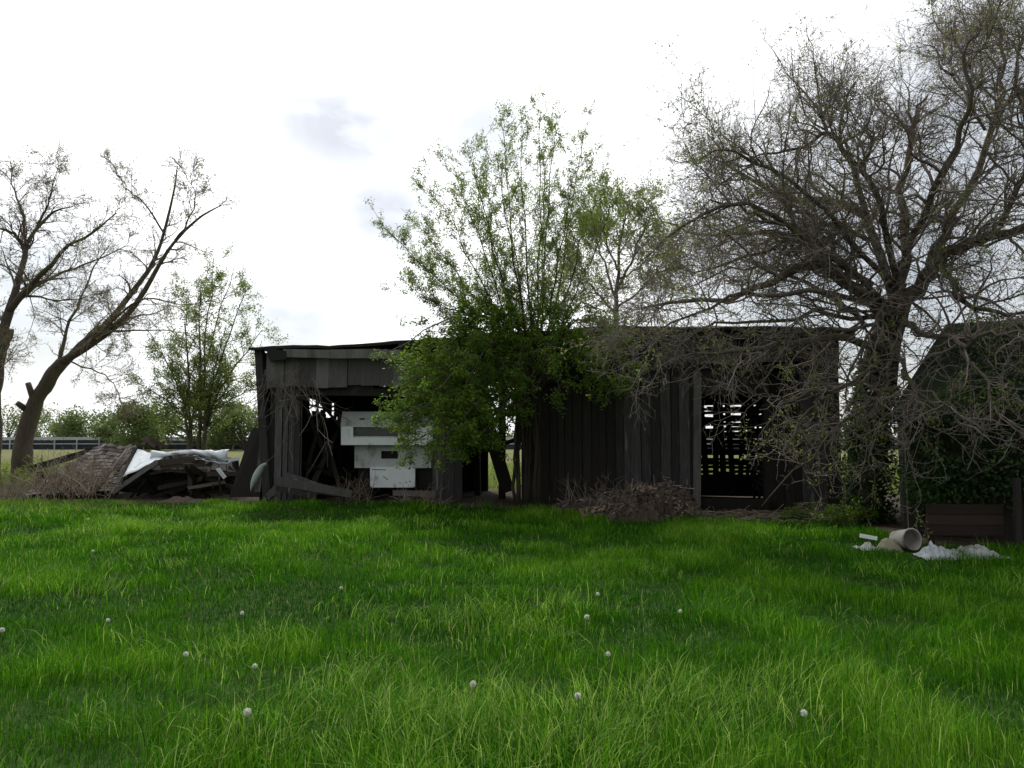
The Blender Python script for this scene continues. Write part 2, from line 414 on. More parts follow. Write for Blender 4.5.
def ground_material():
    m = bpy.data.materials.new('soil_and_field'); m.use_nodes = True
    nd, lk = m.node_tree.nodes, m.node_tree.links
    b = nd['Principled BSDF']; b.inputs['Roughness'].default_value = 1.0; b.inputs['Specular IOR Level'].default_value = 0.05
    t = nd.new('ShaderNodeTexCoord')
    def ns(s, d=6):
        n = nd.new('ShaderNodeTexNoise'); n.inputs['Scale'].default_value = s; n.inputs['Detail'].default_value = d
        lk.new(t.outputs['Object'], n.inputs['Vector']); return n
    def rp(f, st):
        r_ = nd.new('ShaderNodeValToRGB'); el = r_.color_ramp.elements
        while len(el) < len(st): el.new(0.5)
        for e, (p, c_) in zip(el, st): e.position = p; e.color = (*c_, 1)
        lk.new(f, r_.inputs[0]); return r_.outputs[0]
    lawn = rp(ns(9).outputs['Fac'], [(0.3, (0.016, 0.032, 0.008)), (0.55, (0.030, 0.060, 0.012)), (0.8, (0.06, 0.075, 0.025))])
    soil = rp(ns(14).outputs['Fac'], [(0.3, (0.028, 0.022, 0.017)), (0.55, (0.065, 0.052, 0.04)), (0.8, (0.13, 0.105, 0.08))])
    field = rp(ns(0.6).outputs['Fac'], [(0.3, (0.085, 0.10, 0.035)), (0.55, (0.15, 0.15, 0.07)), (0.8, (0.08, 0.11, 0.03))])
    a = nd.new('ShaderNodeAttribute'); a.attribute_name = 'tint'
    a2 = nd.new('ShaderNodeAttribute'); a2.attribute_name = 'dry'
    m1 = nd.new('ShaderNodeMix'); m1.data_type = 'RGBA'; lk.new(a2.outputs['Fac'], m1.inputs[0]); lk.new(lawn, m1.inputs[6]); lk.new(soil, m1.inputs[7])
    m2 = nd.new('ShaderNodeMix'); m2.data_type = 'RGBA'; lk.new(a.outputs['Fac'], m2.inputs[0]); lk.new(m1.outputs[2], m2.inputs[6]); lk.new(field, m2.inputs[7])
    lk.new(m2.outputs[2], b.inputs['Base Color'])
    bu = nd.new('ShaderNodeBump'); bu.inputs['Strength'].default_value = 0.6; bu.inputs['Distance'].default_value = 0.03
    lk.new(ns(30).outputs['Fac'], bu.inputs['Height']); lk.new(bu.outputs[0], b.inputs['Normal'])
    return m

# ------------------------------------------------------------------ barn frame of reference
BO = Vector((-6.6, 20.8, 0)); BE = Vector((7.38, 18.0, 0))
BU = (BE - BO).normalized(); BV = Vector((-BU.y, BU.x, 0)); BLEN = (BE - BO).length
def B(u, v, z): return BO + BU * u + BV * v + Vector((0, 0, z))
def bp(px, py, v=0.0):
    d = pix_dir(px, py); o = Vector((0, 0, CAM_Z))
    k = ((BO + BV * v) - o).dot(BV) / d.dot(BV)
    return o + d * k
def UZ(px, py, v=0.0):
    p = bp(px, py, v); return (p - BO).dot(BU), p.z
def U(px, v=0.0): return UZ(px, 440, v)[0]
def Z(px, py, v=0.0): return UZ(px, py, v)[1]
def front_dist(x, y):      # how far in front of the barn front (negative = inside/behind)
    return -((x - BO.x) * BV.x + (y - BO.y) * BV.y)

def soilness(x, y):
    """bare, littered ground near the buildings and the collapsed heap"""
    x = np.asarray(x, float); y = np.asarray(y, float)
    fd = front_dist(x, y); n = vnoise(x, y, 0.8) * 0.9 + vnoise(x + 3, y, 0.3) * 0.5
    u = (x - BO.x) * BU.x + (y - BO.y) * BU.y
    reach = 0.25 + 0.5 * ((u > 5.8) & (u < 13.5)) + 1.5 * np.exp(-((u - 11.9) / 1.3) ** 2)
    s1 = np.clip((reach + n * 0.9 - fd) / 0.5, 0, 1) * (u > -0.5) * (u < BLEN + 0.6)
    s2 = np.clip((y - 21.2 + n * 0.6) / 0.6, 0, 1) * (x < -6.0) * (x > -14)
    s3 = np.clip((y - 12.1 + n * 0.2) / 0.3, 0, 1) * (x > 6.3)
    return np.clip(s1 + s2 + s3, 0, 1)

# ------------------------------------------------------------------ ground
def axis(lo, hi, core_lo, core_hi, step):
    core = np.arange(core_lo, core_hi + step, step)
    a = [core_hi + step * 2]
    while a[-1] < hi: a.append(core_hi + (a[-1] - core_hi) * 1.45)
    b = [core_lo - step * 2]
    while b[-1] > lo: b.append(core_lo - (core_lo - b[-1]) * 1.45)
    return np.concatenate([b[::-1], core, a])
gx = axis(-2500, 2500, -22, 22, 0.3); gy = axis(-400, 4000, -3, 36, 0.3)
GX, GY = np.meshgrid(gx, gy, indexing='ij')
G = np.stack([GX, GY, ground_z(GX, GY)], -1)
idx = np.arange(GX.size).reshape(GX.shape)
q = np.stack([idx[:-1, :-1], idx[1:, :-1], idx[1:, 1:], idx[:-1, 1:]], -1).reshape(-1, 4)
fieldness = np.clip((GY - 24.5) / 2.0, 0, 1).ravel()
dry = soilness(GX, GY).ravel()
ground = make_mesh('ground', G.reshape(-1, 3), [q], ground_material(), None, fieldness, True, dry)
tag(ground, 'soft green lawn ground running back to a pale dry field', 'ground', kind='structure')

# ------------------------------------------------------------------ grass
def grass_mesh():
    bands = [(2.9, 5.2, 4200, 0.0038), (5.2, 7.5, 3400, 0.0048), (7.5, 11, 2100, 0.0065), (11, 15, 1300, 0.009), (15, 21.6, 850, 0.012)]
    Vs, ts, ds, wid = [], [], [], []
    P, H, W, TI, DR = [], [], [], [], []
    for y0, y1, den, w in bands:
        half = lambda y: 0.72 * y + 3.2
        A = (y1 - y0) * (half(y0) + half(y1)); n = int(A * den)
        y = rng.uniform(y0, y1, n); x = rng.uniform(-half(y1), half(y1), n)
        ok = np.abs(x) < half(y)
        x, y = x[ok], y[ok]
        fd = front_dist(x, y)
        s = soilness(x, y)
        ok = (fd > 0.1) | (x < -7.5)
        ok &= ~((x > 6.2) & (y > 12.3))
        ok &= rng.random(len(x)) > s * 0.88
        x, y, s = x[ok], y[ok], s[ok]
        # clumping: tufts gather
        cl = vnoise(x, y, 0.55) * 0.6 + vnoise(x + 31, y + 17, 0.22) * 0.4
        ok = rng.random(len(x)) < 0.68 + 0.45 * cl
        x, y, s, cl = x[ok], y[ok], s[ok], cl[ok]
        big = vnoise(x + 50, y + 20, 2.3); mid = vnoise(x + 5, y + 40, 0.9)
        h = (0.060 + 0.15 * np.clip(big * 0.3 + mid * 0.6 + cl * 1.2 - 0.72, 0, 1.2)) * rng.uniform(0.55, 1.35, len(x))
        h *= 1 - 0.55 * s
        tall = np.exp(-(((x - 0.2) / 1.0) ** 2 + ((y - 4.4) / 0.7) ** 2)) + 0.7 * np.exp(-(((x + 0.05) / 0.9) ** 2 + ((y - 7.2) / 0.8) ** 2))
        h *= 1 + 0.5 * tall
        ti = np.clip(0.20 + 0.34 * big + 0.40 * (mid - 0.5) + 0.50 * (cl - 0.5) + rng.normal(0, 0.16, len(x)), 0, 1)
        # paler long blades here and there
        pale = rng.random(len(x)) < 0.012 + 0.05 * tall
        ti[pale] = 1.0; h[pale] *= 1.35
        leftdry = np.clip((-8.0 - x + (y - 17) * 0.5) / 3.0, 0, 1) * (y > 16)
        dr = np.where(rng.random(len(x)) < 0.006 + 0.5 * s + 0.3 * leftdry, rng.uniform(0.4, 1.0, len(x)), 0)
        P.append(np.stack([x, y, ground_z(x, y) - 0.012], -1)); H.append(h); W.append(np.full(len(x), w)); TI.append(ti); DR.append(dr)
    P = np.concatenate(P); H = np.concatenate(H); W = np.concatenate(W); TI = np.concatenate(TI); DR = np.concatenate(DR)
    n = n0 = len(P)
    az = rng.uniform(0, 2 * np.pi, n)
    fl = vnoise(P[:, 0] + 70, P[:, 1] + 13, 0.7) * 2 * np.pi * 1.6       # neighbouring blades lean alike
    lean_dir = np.stack([0.6 * np.cos(fl) + np.cos(az * 3), 0.6 * np.sin(fl) + np.sin(az * 3), np.zeros(n)], -1)
    lean = (np.abs(rng.normal(0.35, 0.28, n)))[:, None] * H[:, None]
    wd = np.stack([np.cos(az), np.sin(az), np.zeros(n)], -1) * (W * rng.uniform(0.6, 1.25, n))[:, None] * 0.5
    up = np.array([0, 0, 1.0])
    m = P + lean_dir * lean * 0.28 + up * (H * 0.58)[:, None]
    e = P + lean_dir * lean * 1.0 + up * (H * (1.0 - 0.22 * rng.random(n)))[:, None]
    V = np.stack([P - wd, P + wd, m + wd * 0.85, m - wd * 0.85, e], 1).reshape(-1, 3)
    k = np.arange(n)[:, None] * 5
    Q = k + np.array([[0, 1, 2, 3]]); T = k + np.array([[3, 2, 4]])
    o = make_mesh('grass', V, [Q, T], M['grass'], None, np.repeat(TI, 5), False, np.repeat(DR, 5))
    tag(o, 'lush uneven green lawn grass covering the foreground', 'grass', kind='stuff')
    # longer arching blades gathered in tufts
    nt = 420
    ty = 3.2 + 16.5 * rng.random(nt) ** 0.8; tx = rng.uniform(-1, 1, nt) * (0.68 * ty + 0.8)
    keep = (soilness(tx, ty) < 0.3) & ((front_dist(tx, ty) > 0.6) | (tx < -8)) & ~((tx > 5.3) & (ty > 11.3)) & (vnoise(tx + 50, ty + 20, 2.3) + 0.5 * rng.random(nt) > 0.55)
    extra = np.stack([rng.normal(0.0, 0.75, 95), rng.normal(4.35, 0.5, 95)], -1)
    extra2 = np.stack([rng.normal(-0.1, 0.9, 40), rng.normal(7.4, 0.7, 40)], -1)
    extra3 = np.stack([rng.normal(1.25, 0.4, 25), rng.normal(4.6, 0.3, 25)], -1)
    tx = np.concatenate([tx[keep], extra[:, 0], extra2[:, 0], extra3[:, 0]]); ty = np.concatenate([ty[keep], extra[:, 1], extra2[:, 1], extra3[:, 1]])
    nb = 60; T_ = len(tx); n = T_ * nb
    sz = np.repeat(rng.uniform(0.55, 1.15, T_), nb); td = np.repeat(rng.uniform(0, 2 * np.pi, T_), nb); tb = np.repeat(rng.random(T_), nb)
    az = rng.uniform(0, 2 * np.pi, n); r0 = np.abs(rng.normal(0, 0.24, n)) * sz
    bx = np.repeat(tx, nb) + np.cos(az) * r0; by = np.repeat(ty, nb) + np.sin(az) * r0
    az = td + rng.normal(0, 0.9, n); d = np.stack([np.cos(az), np.sin(az)], -1)
    bz = ground_z(bx, by) - 0.01
    L = sz * rng.uniform(0.12, 0.32, n) * np.where((by < 5.2) & (np.abs(bx - 0.1) < 1.7), 1.25, 1.0); out_ = rng.uniform(0.15, 1.0, n) ** 0.8
    w = (0.0022 + 0.0005 * by) * rng.uniform(0.7, 1.3, n)
    wd = np.stack([-d[:, 1], d[:, 0], np.zeros(n)], -1)
    wa = rng.uniform(-.8, .8, n)[:, None]; wd = norm(wd * np.cos(wa) + np.concatenate([d, np.zeros((n, 1))], 1) * np.sin(wa))
    rows = []
    for f, wf in ((0, .8), (.35, 1.0), (.7, .8)):
        hor = L * out_ * (f ** 1.7) * .8; ver = L * (f - 0.45 * out_ * f ** 2.6)
        c_ = np.stack([bx + d[:, 0] * hor, by + d[:, 1] * hor, bz + ver], -1)
        rows += [c_ - wd * (w * wf / 2)[:, None], c_ + wd * (w * wf / 2)[:, None]]
    hor = L * out_ * .8; ver = L * (1 - 0.45 * out_)
    rows.append(np.stack([bx + d[:, 0] * hor, by + d[:, 1] * hor, bz + ver], -1))
    V = np.stack(rows, 1).reshape(-1, 3); k = np.arange(n)[:, None] * 7
    ti = np.clip(0.30 + 0.40 * tb + rng.normal(0, 0.17, n), 0, 1); ti[rng.random(n) < np.where((by < 5.2) & (np.abs(bx - 0.1) < 1.7), 0.18, 0.06)] = 1.0
    dr = np.where(rng.random(n) < 0.03, rng.uniform(.4, .9, n), 0)
    o = make_mesh('grass_tufts', V, [np.concatenate([k + np.array([[0, 1, 3, 2]]), k + np.array([[2, 3, 5, 4]])]), k + np.array([[4, 5, 6]])], M['grass'], None, np.repeat(ti, 7), False, np.repeat(dr, 7))
    tag(o, 'longer arching grass blades in pale tufts across the lawn', 'grass', kind='stuff')
    return n0
n_blades = grass_mesh()

def field_weeds():
    n = 90000
    y = 23.5 + 22 * rng.random(n) ** 1.3; x = rng.uniform(-1, 1, n) * (0.68 * y + 2)
    ok = (front_dist(x, y) < -5.6) | (x < -15.5 + 0.0 * y) | ((x < -8) & (y > 26.5)) ; x, y = x[ok], y[ok]; n = len(x)
    h = (0.15 + 0.45 * vnoise(x, y, 1.5) * rng.random(n)); az = rng.uniform(0, 2 * np.pi, n)
    P = np.stack([x, y, ground_z(x, y) - .02], -1); wd = np.stack([np.cos(az), np.sin(az), 0 * az], -1) * 0.011
    e = P + np.stack([rng.normal(0, .3, n) * h, rng.normal(0, .3, n) * h, h], -1)
    V = np.stack([P - wd, P + wd, e], 1).reshape(-1, 3)
    o = make_mesh('field_weeds', V, [np.arange(3 * n).reshape(n, 3)], M['grass'], None, np.repeat(rng.uniform(.3, 1, n), 3), False, np.repeat((rng.random(n) < .6) * rng.uniform(.4, 1, n), 3))
    tag(o, 'rough pale weeds of the field behind the buildings', 'weeds', kind='stuff')
field_weeds()

# ------------------------------------------------------------------ barn
def zf(u):   # front eave height along the barn
    pts = [(-0.3, 3.95), (3.5, 3.98), (6.0, 4.12), (9.0, 4.24), (14.6, 4.06)]
    return float(np.interp(u, *zip(*pts)))
def zr(u):   # ridge
    pts = [(-0.3, 4.08), (2.2, 4.14), (4.0, 4.42), (7.5, 4.55), (9.5, 4.58), (14.6, 4.38)]
    return float(np.interp(u, *zip(*pts)))

barn = thing('barn', B(BLEN / 2, 0, 0), 'long dilapidated dark wooden barn with open bays and sagging roof', 'barn')
BD = 5.0
def plank_wall(mb, u0, u1, zb, zt, v=0.0, w=0.19, gap=0.010, miss=0.0, jt=0.03, jb=0.03, horizontal_axis=None, t=0.025):
    u = u0
    while u < u1 - 0.02:
        ww = min(w * random.uniform(0.75, 1.25), u1 - u)
        if u1 - u - ww < 0.07: ww = u1 - u
        if random.random() >= miss:
            a = zb(u) if callable(zb) else zb; b_ = zt(u) if callable(zt) else zt
            b_ += random.uniform(-jt, jt * 0.3); a += random.uniform(0, jb)
            vv = v + random.uniform(-0.02, 0.02)
            tl = random.uniform(-0.012, 0.012)
            g = random.uniform(0.2, 1.6) * gap / 2
            P = []
            for zz, sh in ((a, 0), (b_, tl)):
                P += [B(u + g + sh, vv - t / 2, zz), B(u + ww - g + sh, vv - t / 2, zz), B(u + ww - g + sh, vv + t / 2, zz), B(u + g + sh, vv + t / 2, zz)]
            mb.hexa(P, random.random())
        u += ww
# roof: bumpy sheet from front eave over the ridge to the back eave
def roof_sheet(mb, u0, u1, v0, v1, fz0, fz1, nu=48, nv=7, thick=0.07, rag=0.0):
    G = np.zeros((nu, nv, 3))
    for i, u in enumerate(np.linspace(u0, u1, nu)):
        for j, s in enumerate(np.linspace(0, 1, nv)):
            z = fz0(u) * (1 - s) + fz1(u) * s + 0.05 * math.sin(u * 2.1 + s * 3) * (0.4 + s) + random.uniform(-0.015, 0.015)
            v = v0 + (v1 - v0) * s + (random.uniform(-rag, rag) if j == 0 else 0)
            G[i, j] = B(u, v, z)
    mb.grid(G, tint=rng.random(nu * nv), thick=thick)
rb = MB(); roof_sheet(rb, -0.12, BLEN + 0.35, -0.32, 2.5, zf, zr, rag=0.05)
roof_front = rb.build('roof', M['roofing'], barn)
rb = MB(); roof_sheet(rb, -0.12, BLEN + 0.35, 2.5, BD + 0.3, lambda u: zr(u) - 0.002, lambda u: 3.9, rag=0.0)
rb.build('roof', M['roofing'], barn)
# eave board: pale and curled at the open left bay
e = MB()
pts = [bp(283, 353, -0.36), bp(330, 354, -0.36), bp(372, 353.5, -0.36), bp(402, 355, -0.36)]
for a, b_ in zip(pts[:-1], pts[1:]): e.plank(a, b_ + (b_ - a) * 0.01, 0.22, 0.03, tint=0.9, jit=0.06)
o = e.build('eave_board', M['wood_grey'], barn); o['label'] = 'pale silvered eave board above the open left bay'
e = MB(); e.hexa([bp(265, 347, -0.38), bp(286, 351, -0.38), bp(286, 351, -0.1), bp(265, 347, -0.1), bp(270, 361, -0.38), bp(287, 359, -0.38), bp(287, 359, -0.1), bp(270, 361, -0.1)], 0.3)
o = e.build('eave_end', M['wood_dark'], barn); o['label'] = 'black broken end of the eave'
e = MB(); e.plank(B(U(402), -0.34, zf(5) - 0.10), B(BLEN + 0.3, -0.34, zf(14) - 0.12), 0.16, 0.04, tint=0.3)
e.build('eave_board', M['wood_dark'], barn)
# fascia: short upright boards under the eave
f1 = MB(); plank_wall(f1, U(266), U(414), lambda u: Z(300, 388) + 0.02 * math.sin(u * 3), lambda u: zf(u) - 0.12, v=-0.06, w=0.42, gap=0.008, jb=0.05)
f1.build('fascia', M['wood_grey'], barn)
for k in range(16):
    px_ = random.uniform(300, 410); ln = random.uniform(2, 7)
    mb = MB(); mb.plank(bp(px_, 386, 0.02), bp(px_ + random.uniform(-5, 5), 388 + ln, 0.05), random.uniform(0.06, 0.22), 0.02, wdir=BU, jit=0.25); mb.build('hanging_splinter', M['wood_dark'], barn)
mb = MB(); mb.plank(bp(300, 391, 0.12), bp(415, 393, 0.12), 0.20, 0.16, tint=0.3, jit=0.1); mb.build('header_beam', M['wood_dark'], barn)
f2 = MB(); plank_wall(f2, U(414), U(615), lambda u: Z(500, 385), lambda u: zf(u) - 0.05, v=-0.04, w=0.3, miss=0.1, jb=0.1)
f2.build('fascia', M['wood_dark'], barn)
f3 = MB(); plank_wall(f3, U(615), BLEN, lambda u: Z(700, 365), lambda u: zf(u) - 0.16, v=-0.08, w=0.55, gap=0.012, jb=0.04)
f3.build('fascia', M['wood'], barn)
g_ = MB(); g_.plank(B(U(612), -0.12, Z(700, 366)), B(BLEN, -0.12, Z(820, 368)), 0.07, 0.06, tint=0.2); g_.build('ledge', M['wood_dark'], barn)
# left corner
cp = MB(); cp.plank(bp(268, 500, -0.1), bp(259.5, 350, -0.1), 0.2, 0.16, wdir=BU, tint=0.35, jit=0.1); cp.build('corner_post', M['wood'], barn)
wl_ = MB(); plank_wall(wl_, U(269), U(303), 0.0, lambda u: zf(u) - 0.75, v=0.0, w=0.2, gap=0.03, jt=0.05)
wl_.build('front_wall', M['wood'], barn)
# panel standing between the two open bays
w2 = MB(); plank_wall(w2, U(433), U(463), -0.02, lambda u: Z(448, 392), v=-0.05, w=0.3, gap=0.012); w2.build('front_wall', M['wood'], barn)
# dark middle wall, set back, and the weathered plank wall beside the doorway
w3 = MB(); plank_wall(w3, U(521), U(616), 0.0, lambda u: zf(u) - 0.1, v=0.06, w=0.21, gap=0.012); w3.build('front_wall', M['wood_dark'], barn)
w4 = MB(); plank_wall(w4, U(616), U(697), 0.0, lambda u: Z(660, 367), v=-0.02, w=0.2, gap=0.02, jb=0.14)
w4.box(B((U(616) + U(697)) / 2, 0.04, 1.4), BU * (U(697) - U(616)), BV * 0.02, (0, 0, 2.6), 0.1)
o = w4.build('front_wall', M['wood'], barn); o['label'] = 'grey upright boards with pale weathered streaks left of the doorway'
dp = MB(); dp.plank(bp(697, 512, -0.08), bp(697.5, 372, -0.08), 0.17, 0.12, wdir=BU, tint=0.85, jit=0.05); dp.build('door_post', M['wood_grey'], barn)
hd = MB(); plank_wall(hd, U(700), U(770), lambda u: Z(730, 396), lambda u: Z(730, 366), v=-0.01, w=0.25, jb=0.04); hd.build('door_header', M['wood_dark'], barn)
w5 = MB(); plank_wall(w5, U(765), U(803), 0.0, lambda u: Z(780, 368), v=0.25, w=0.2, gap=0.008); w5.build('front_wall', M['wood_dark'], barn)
w6 = MB(); plank_wall(w6, U(801), BLEN, -0.03, lambda u: zf(u) - 0.2, v=0.0, w=0.24, gap=0.01); w6.build('front_wall', M['wood'], barn)
sl = MB(); sl.box(B((U(700) + U(768)) / 2, 0.05, 0.14), BU * (U(768) - U(700)), BV * 0.14, (0, 0, 0.22), tint=0.3); sl.build('door_sill', M['wood_dark'], barn)
# end walls; the left one has a ragged hole towards the back
for uu, left in ((0.02, True), (BLEN - 0.02, False)):
    mb = MB(); v = 0.12
    while v < BD:
        ww = random.uniform(0.16, 0.24)
        zt = (zf(uu) * (1 - v / 2.5) + zr(uu) * v / 2.5) if v < 2.5 else (zr(uu) * (1 - (v - 2.5) / 2.8) + 3.9 * (v - 2.5) / 2.8)
        zt -= 0.06
        spans = [(-0.06, zt)]
        if left and v > 2.9: spans = [(-0.06, 2.25 + random.uniform(-.12, .28)), (2.85 + random.uniform(-.3, .08) - 0.1 * (v - 2.9), zt)]
        uj = uu + random.uniform(-.006, .006)
        for a, b_ in spans: mb.box(B(uj, v + ww / 2, (a + b_) / 2), BU * 0.025, BV * (ww - 0.003), (0, 0, b_ - a), random.random())
        v += ww
    mb.build('end_wall', M['wood_dark'], barn)
def ep(px, py, u=0.10):
    d = pix_dir(px, py); o_ = Vector((0, 0, CAM_Z)); return o_ + d * (((BO + BU * u) - o_).dot(BU) / d.dot(BU))
# back wall: solid parts, a ragged hole, one open bay and the slatted crib behind the doorway
vb = BD
hu0, hz0 = UZ(309, 424, vb); hu1, hz1 = UZ(347, 397, vb)
def back_part(u0, u1, zt=3.9):
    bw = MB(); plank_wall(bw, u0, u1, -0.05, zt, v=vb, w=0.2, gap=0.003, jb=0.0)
    bw.box(B((u0 + u1) / 2, vb + 0.045, zt / 2 - 0.08), BU * (u1 - u0), BV * 0.02, (0, 0, zt + 0.05), 0.3)  # backing sheet added behind the boards, blocking light through the gaps
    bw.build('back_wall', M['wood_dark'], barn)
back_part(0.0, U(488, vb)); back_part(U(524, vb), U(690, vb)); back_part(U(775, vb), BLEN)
bk = MB()   # broken laths across the hole
for (x0, y0, x1, y1) in ((306, 404, 338, 412), (315, 394, 321, 428), (309, 419, 338, 404), (328, 396, 333, 427), (307, 410, 330, 396), (318, 424, 338, 415)):
    bk.plank(ep(x0, y0), ep(x1, y1), random.uniform(0.04, 0.09), 0.02, tint=0.3, jit=0.2)
bk.build('broken_lath', M['wood_dark'], barn)
cs = MB()
cu0, cu1 = U(688, vb), U(778, vb)
z = 0.55
while z < 3.9:
    hgt = random.uniform(0.075, 0.115)
    u = cu0
    while u < cu1 - 0.02:
        ln = min(random.uniform(0.5, 1.4), cu1 - u)
        if cu1 - u - ln < 0.2: ln = cu1 - u
        dz = random.uniform(-0.025, 0.025)
        if random.random() > 0.04:
            cs.plank(B(u, vb + random.uniform(-.015, .015), z + dz), B(u + ln, vb, z + dz + random.uniform(-0.03, 0.03)), hgt * random.uniform(.8, 1.2), 0.022, jit=0.15)
        u += ln
    z += hgt + random.uniform(0.004, 0.038)
zc = Z(720, 403, vb); cs.box(B((cu0 + cu1) / 2, vb + 0.05, (zc + 4.0) / 2), BU * (cu1 - cu0), BV * 0.02, (0, 0, 4.0 - zc), 0.3)  # backing added over the crib top to close bright slits
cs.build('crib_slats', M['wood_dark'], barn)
ct = MB()
for px in (697, 706, 715, 723, 732, 739, 746, 753, 760, 768): ct.plank(B(U(px, vb), vb - 0.05, 0.3), B(U(px, vb) + random.uniform(-.22, .28), vb - 0.05, 3.8), random.uniform(0.06, 0.19), 0.05, wdir=BU, tint=0.2)
ct.box(B((cu0 + cu1) / 2, vb - 0.02, 0.28), BU * (cu1 - cu0), BV * 0.05, (0, 0, 0.6), 0.2)
ct.build('crib_stud', M['wood_dark'], barn)
# slatted partition running back beside the doorway
cp2 = MB()
for k in range(22):
    z = 0.35 + k * 0.15
    cp2.plank(B(U(768), 0.5, z), B(U(750, vb), vb - 0.2, z + random.uniform(-.02, .02)), 0.1, 0.02)
for s in (0.12, 0.45, 0.8): 
    p = B(U(768), 0.5, 0) .lerp(B(U(750, vb), vb - 0.2, 0), s); cp2.plank(p, p + Vector((0, 0, 3.7)), 0.12, 0.06, wdir=BV)
cp2.build('crib_partition', M['wood_dark'], barn)
# rafters and inner posts
for k in range(15):
    u = 0.4 + k * (BLEN - 0.8) / 14
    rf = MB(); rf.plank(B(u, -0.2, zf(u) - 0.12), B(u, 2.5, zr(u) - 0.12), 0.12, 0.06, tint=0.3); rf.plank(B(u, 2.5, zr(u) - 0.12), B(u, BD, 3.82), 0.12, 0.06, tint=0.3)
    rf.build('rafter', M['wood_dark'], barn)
for u, v in ((2.2, 2.6), (5.1, 3.2), (6.1, 1.8)):
    mb = MB(); mb.plank(B(u, v, 0), B(u + random.uniform(-.1, .1), v, 4.1), 0.16, 0.16, wdir=BU, tint=0.3); mb.build('inner_post', M['wood_dark'], barn)
mb = MB(); mb.plank(bp(508, 492, 1.2), bp(490, 432, 1.2), 0.34, 0.05, wdir=BU, tint=0.2); mb.plank(bp(484, 452, 1.5), bp(524, 436, 1.5), 0.10, 0.06, tint=0.2)
mb.build('fallen_brace', M['wood_dark'], barn)

# dim inner partition behind the white cabinet
# ------------------------------------------------------------------ white cabinet in the open bay
cabv = 0.9
cab = thing('metal_cabinet', bp(392, 488, cabv), 'stepped white metal machine cabinet with dark slots inside the open left bay', 'cabinet')
def face_box(mb, x0, y0, x1, y1, v, depth, tint=0.5, tilt=0.0):
    P = []
    for yy in (y1, y0):
        vv = v + (tilt if yy == y0 else 0)
        a, b_ = bp(x0, yy, v), bp(x1, yy, v)
        s = BV * (vv - v)
        P += [a + s, b_ + s, b_ + BV * depth, a + BV * depth]
    return mb.hexa(P, tint)
mb = MB(); face_box(mb, 340.5, 411.5, 446, 426, cabv - 0.25, 0.9, tilt=0.12); o = mb.build('top_panel', M['grey_paint'], cab)
for x in (362, 393):
    m2 = MB(); face_box(m2, x - 2.5, 418.3, x + 2.5, 419.6, cabv - 0.215, 0.03); m2.build('handle_slot', M['black'], o)
m2 = MB(); ring = [bp(380, 419, cabv - 0.205) + Vector((math.cos(a) * 0.05, 0, math.sin(a) * 0.06)) for a in np.linspace(0.6, 5.6, 12)]
m2.tube(ring, 0.014, 5); m2.build('hook', M['black'], o)
def frame_panel(mb, x0, y0, x1, y1, wx0, wy0, wx1, wy1, v, d):
    face_box(mb, x0, y0, wx0, y1, v, d); face_box(mb, wx1, y0, x1, y1, v, d)
    face_box(mb, wx0, y0, wx1, wy0, v, d); face_box(mb, wx0, wy1, wx1, y1, v, d)
mb = MB(); frame_panel(mb, 341, 426.3, 446, 445, 353, 426.9, 402, 437.5, cabv - 0.28, 0.5)
o = mb.build('upper_housing', M['white_paint'], cab)
m2 = MB(); face_box(m2, 353, 426.9, 402, 437.5, cabv - 0.2, 0.05); m2.build('slot_window', M['glass_dark'], o)
m2 = MB(); face_box(m2, 353, 436.3, 402, 437.6, cabv - 0.265, 0.04); m2.build('slot_sill', M['grey_paint'], o)
mb = MB(); frame_panel(mb, 354.5, 445.4, 431, 468, 381, 451, 398, 458.7, cabv, 0.5)
o = mb.build('middle_housing', M['grey_paint'], cab)
m2 = MB(); face_box(m2, 381, 451, 398, 458.7, cabv + 0.06, 0.05); m2.build('vent_slot', M['black'], o)
# lower door with rounded corners
x0, y0, x1, y1 = 370, 467, 415, 487.5
ang = []
rc = 2.2
for cx_, cy_, a0 in ((x1 - rc, y0 + rc, -90), (x1 - rc, y1 - rc, 0), (x0 + rc, y1 - rc, 90), (x0 + rc, y0 + rc, 180)):
    for k in range(4):
        a = R(a0 + k * 30); ang.append((cx_ + rc * math.cos(a), cy_ + rc * math.sin(a)))
fr = [bp(x, y, cabv - 0.06) for x, y in ang]; bk_ = [p + BV * 0.08 for p in fr]
n = len(fr)
cen = sum(fr, Vector()) / n
Vv = [tuple(p) for p in fr + bk_] + [tuple(cen)]
mb = MB(); mb.add(Vv, [(i, (i + 1) % n, (i + 1) % n + n, i + n) for i in range(n)], [(i, 2 * n, (i + 1) % n) for i in range(n)])
o = mb.build('lower_door', M['white_paint'], cab)
m2 = MB()
for (a, b_, c_, d) in ((383, 476, 388, 480), (399, 482.6, 401, 483.2), (405, 482, 407, 482.6), (409, 481, 411, 482), (372, 469.4, 386, 469.8)):
    m2 = MB(); m2.plank(bp(a, b_, cabv - 0.065), bp(c_, d, cabv - 0.065), 0.014, 0.008, tint=0.2); m2.build('scratch', M['black'], o)
for q_ in ((358, 468, 368, 490, cabv + 0.2), (417, 469, 432, 488, cabv + 0.1)):
    mb = MB(); face_box(mb, *q_, 0.4); mb.build('base_leg', M['black'], cab)

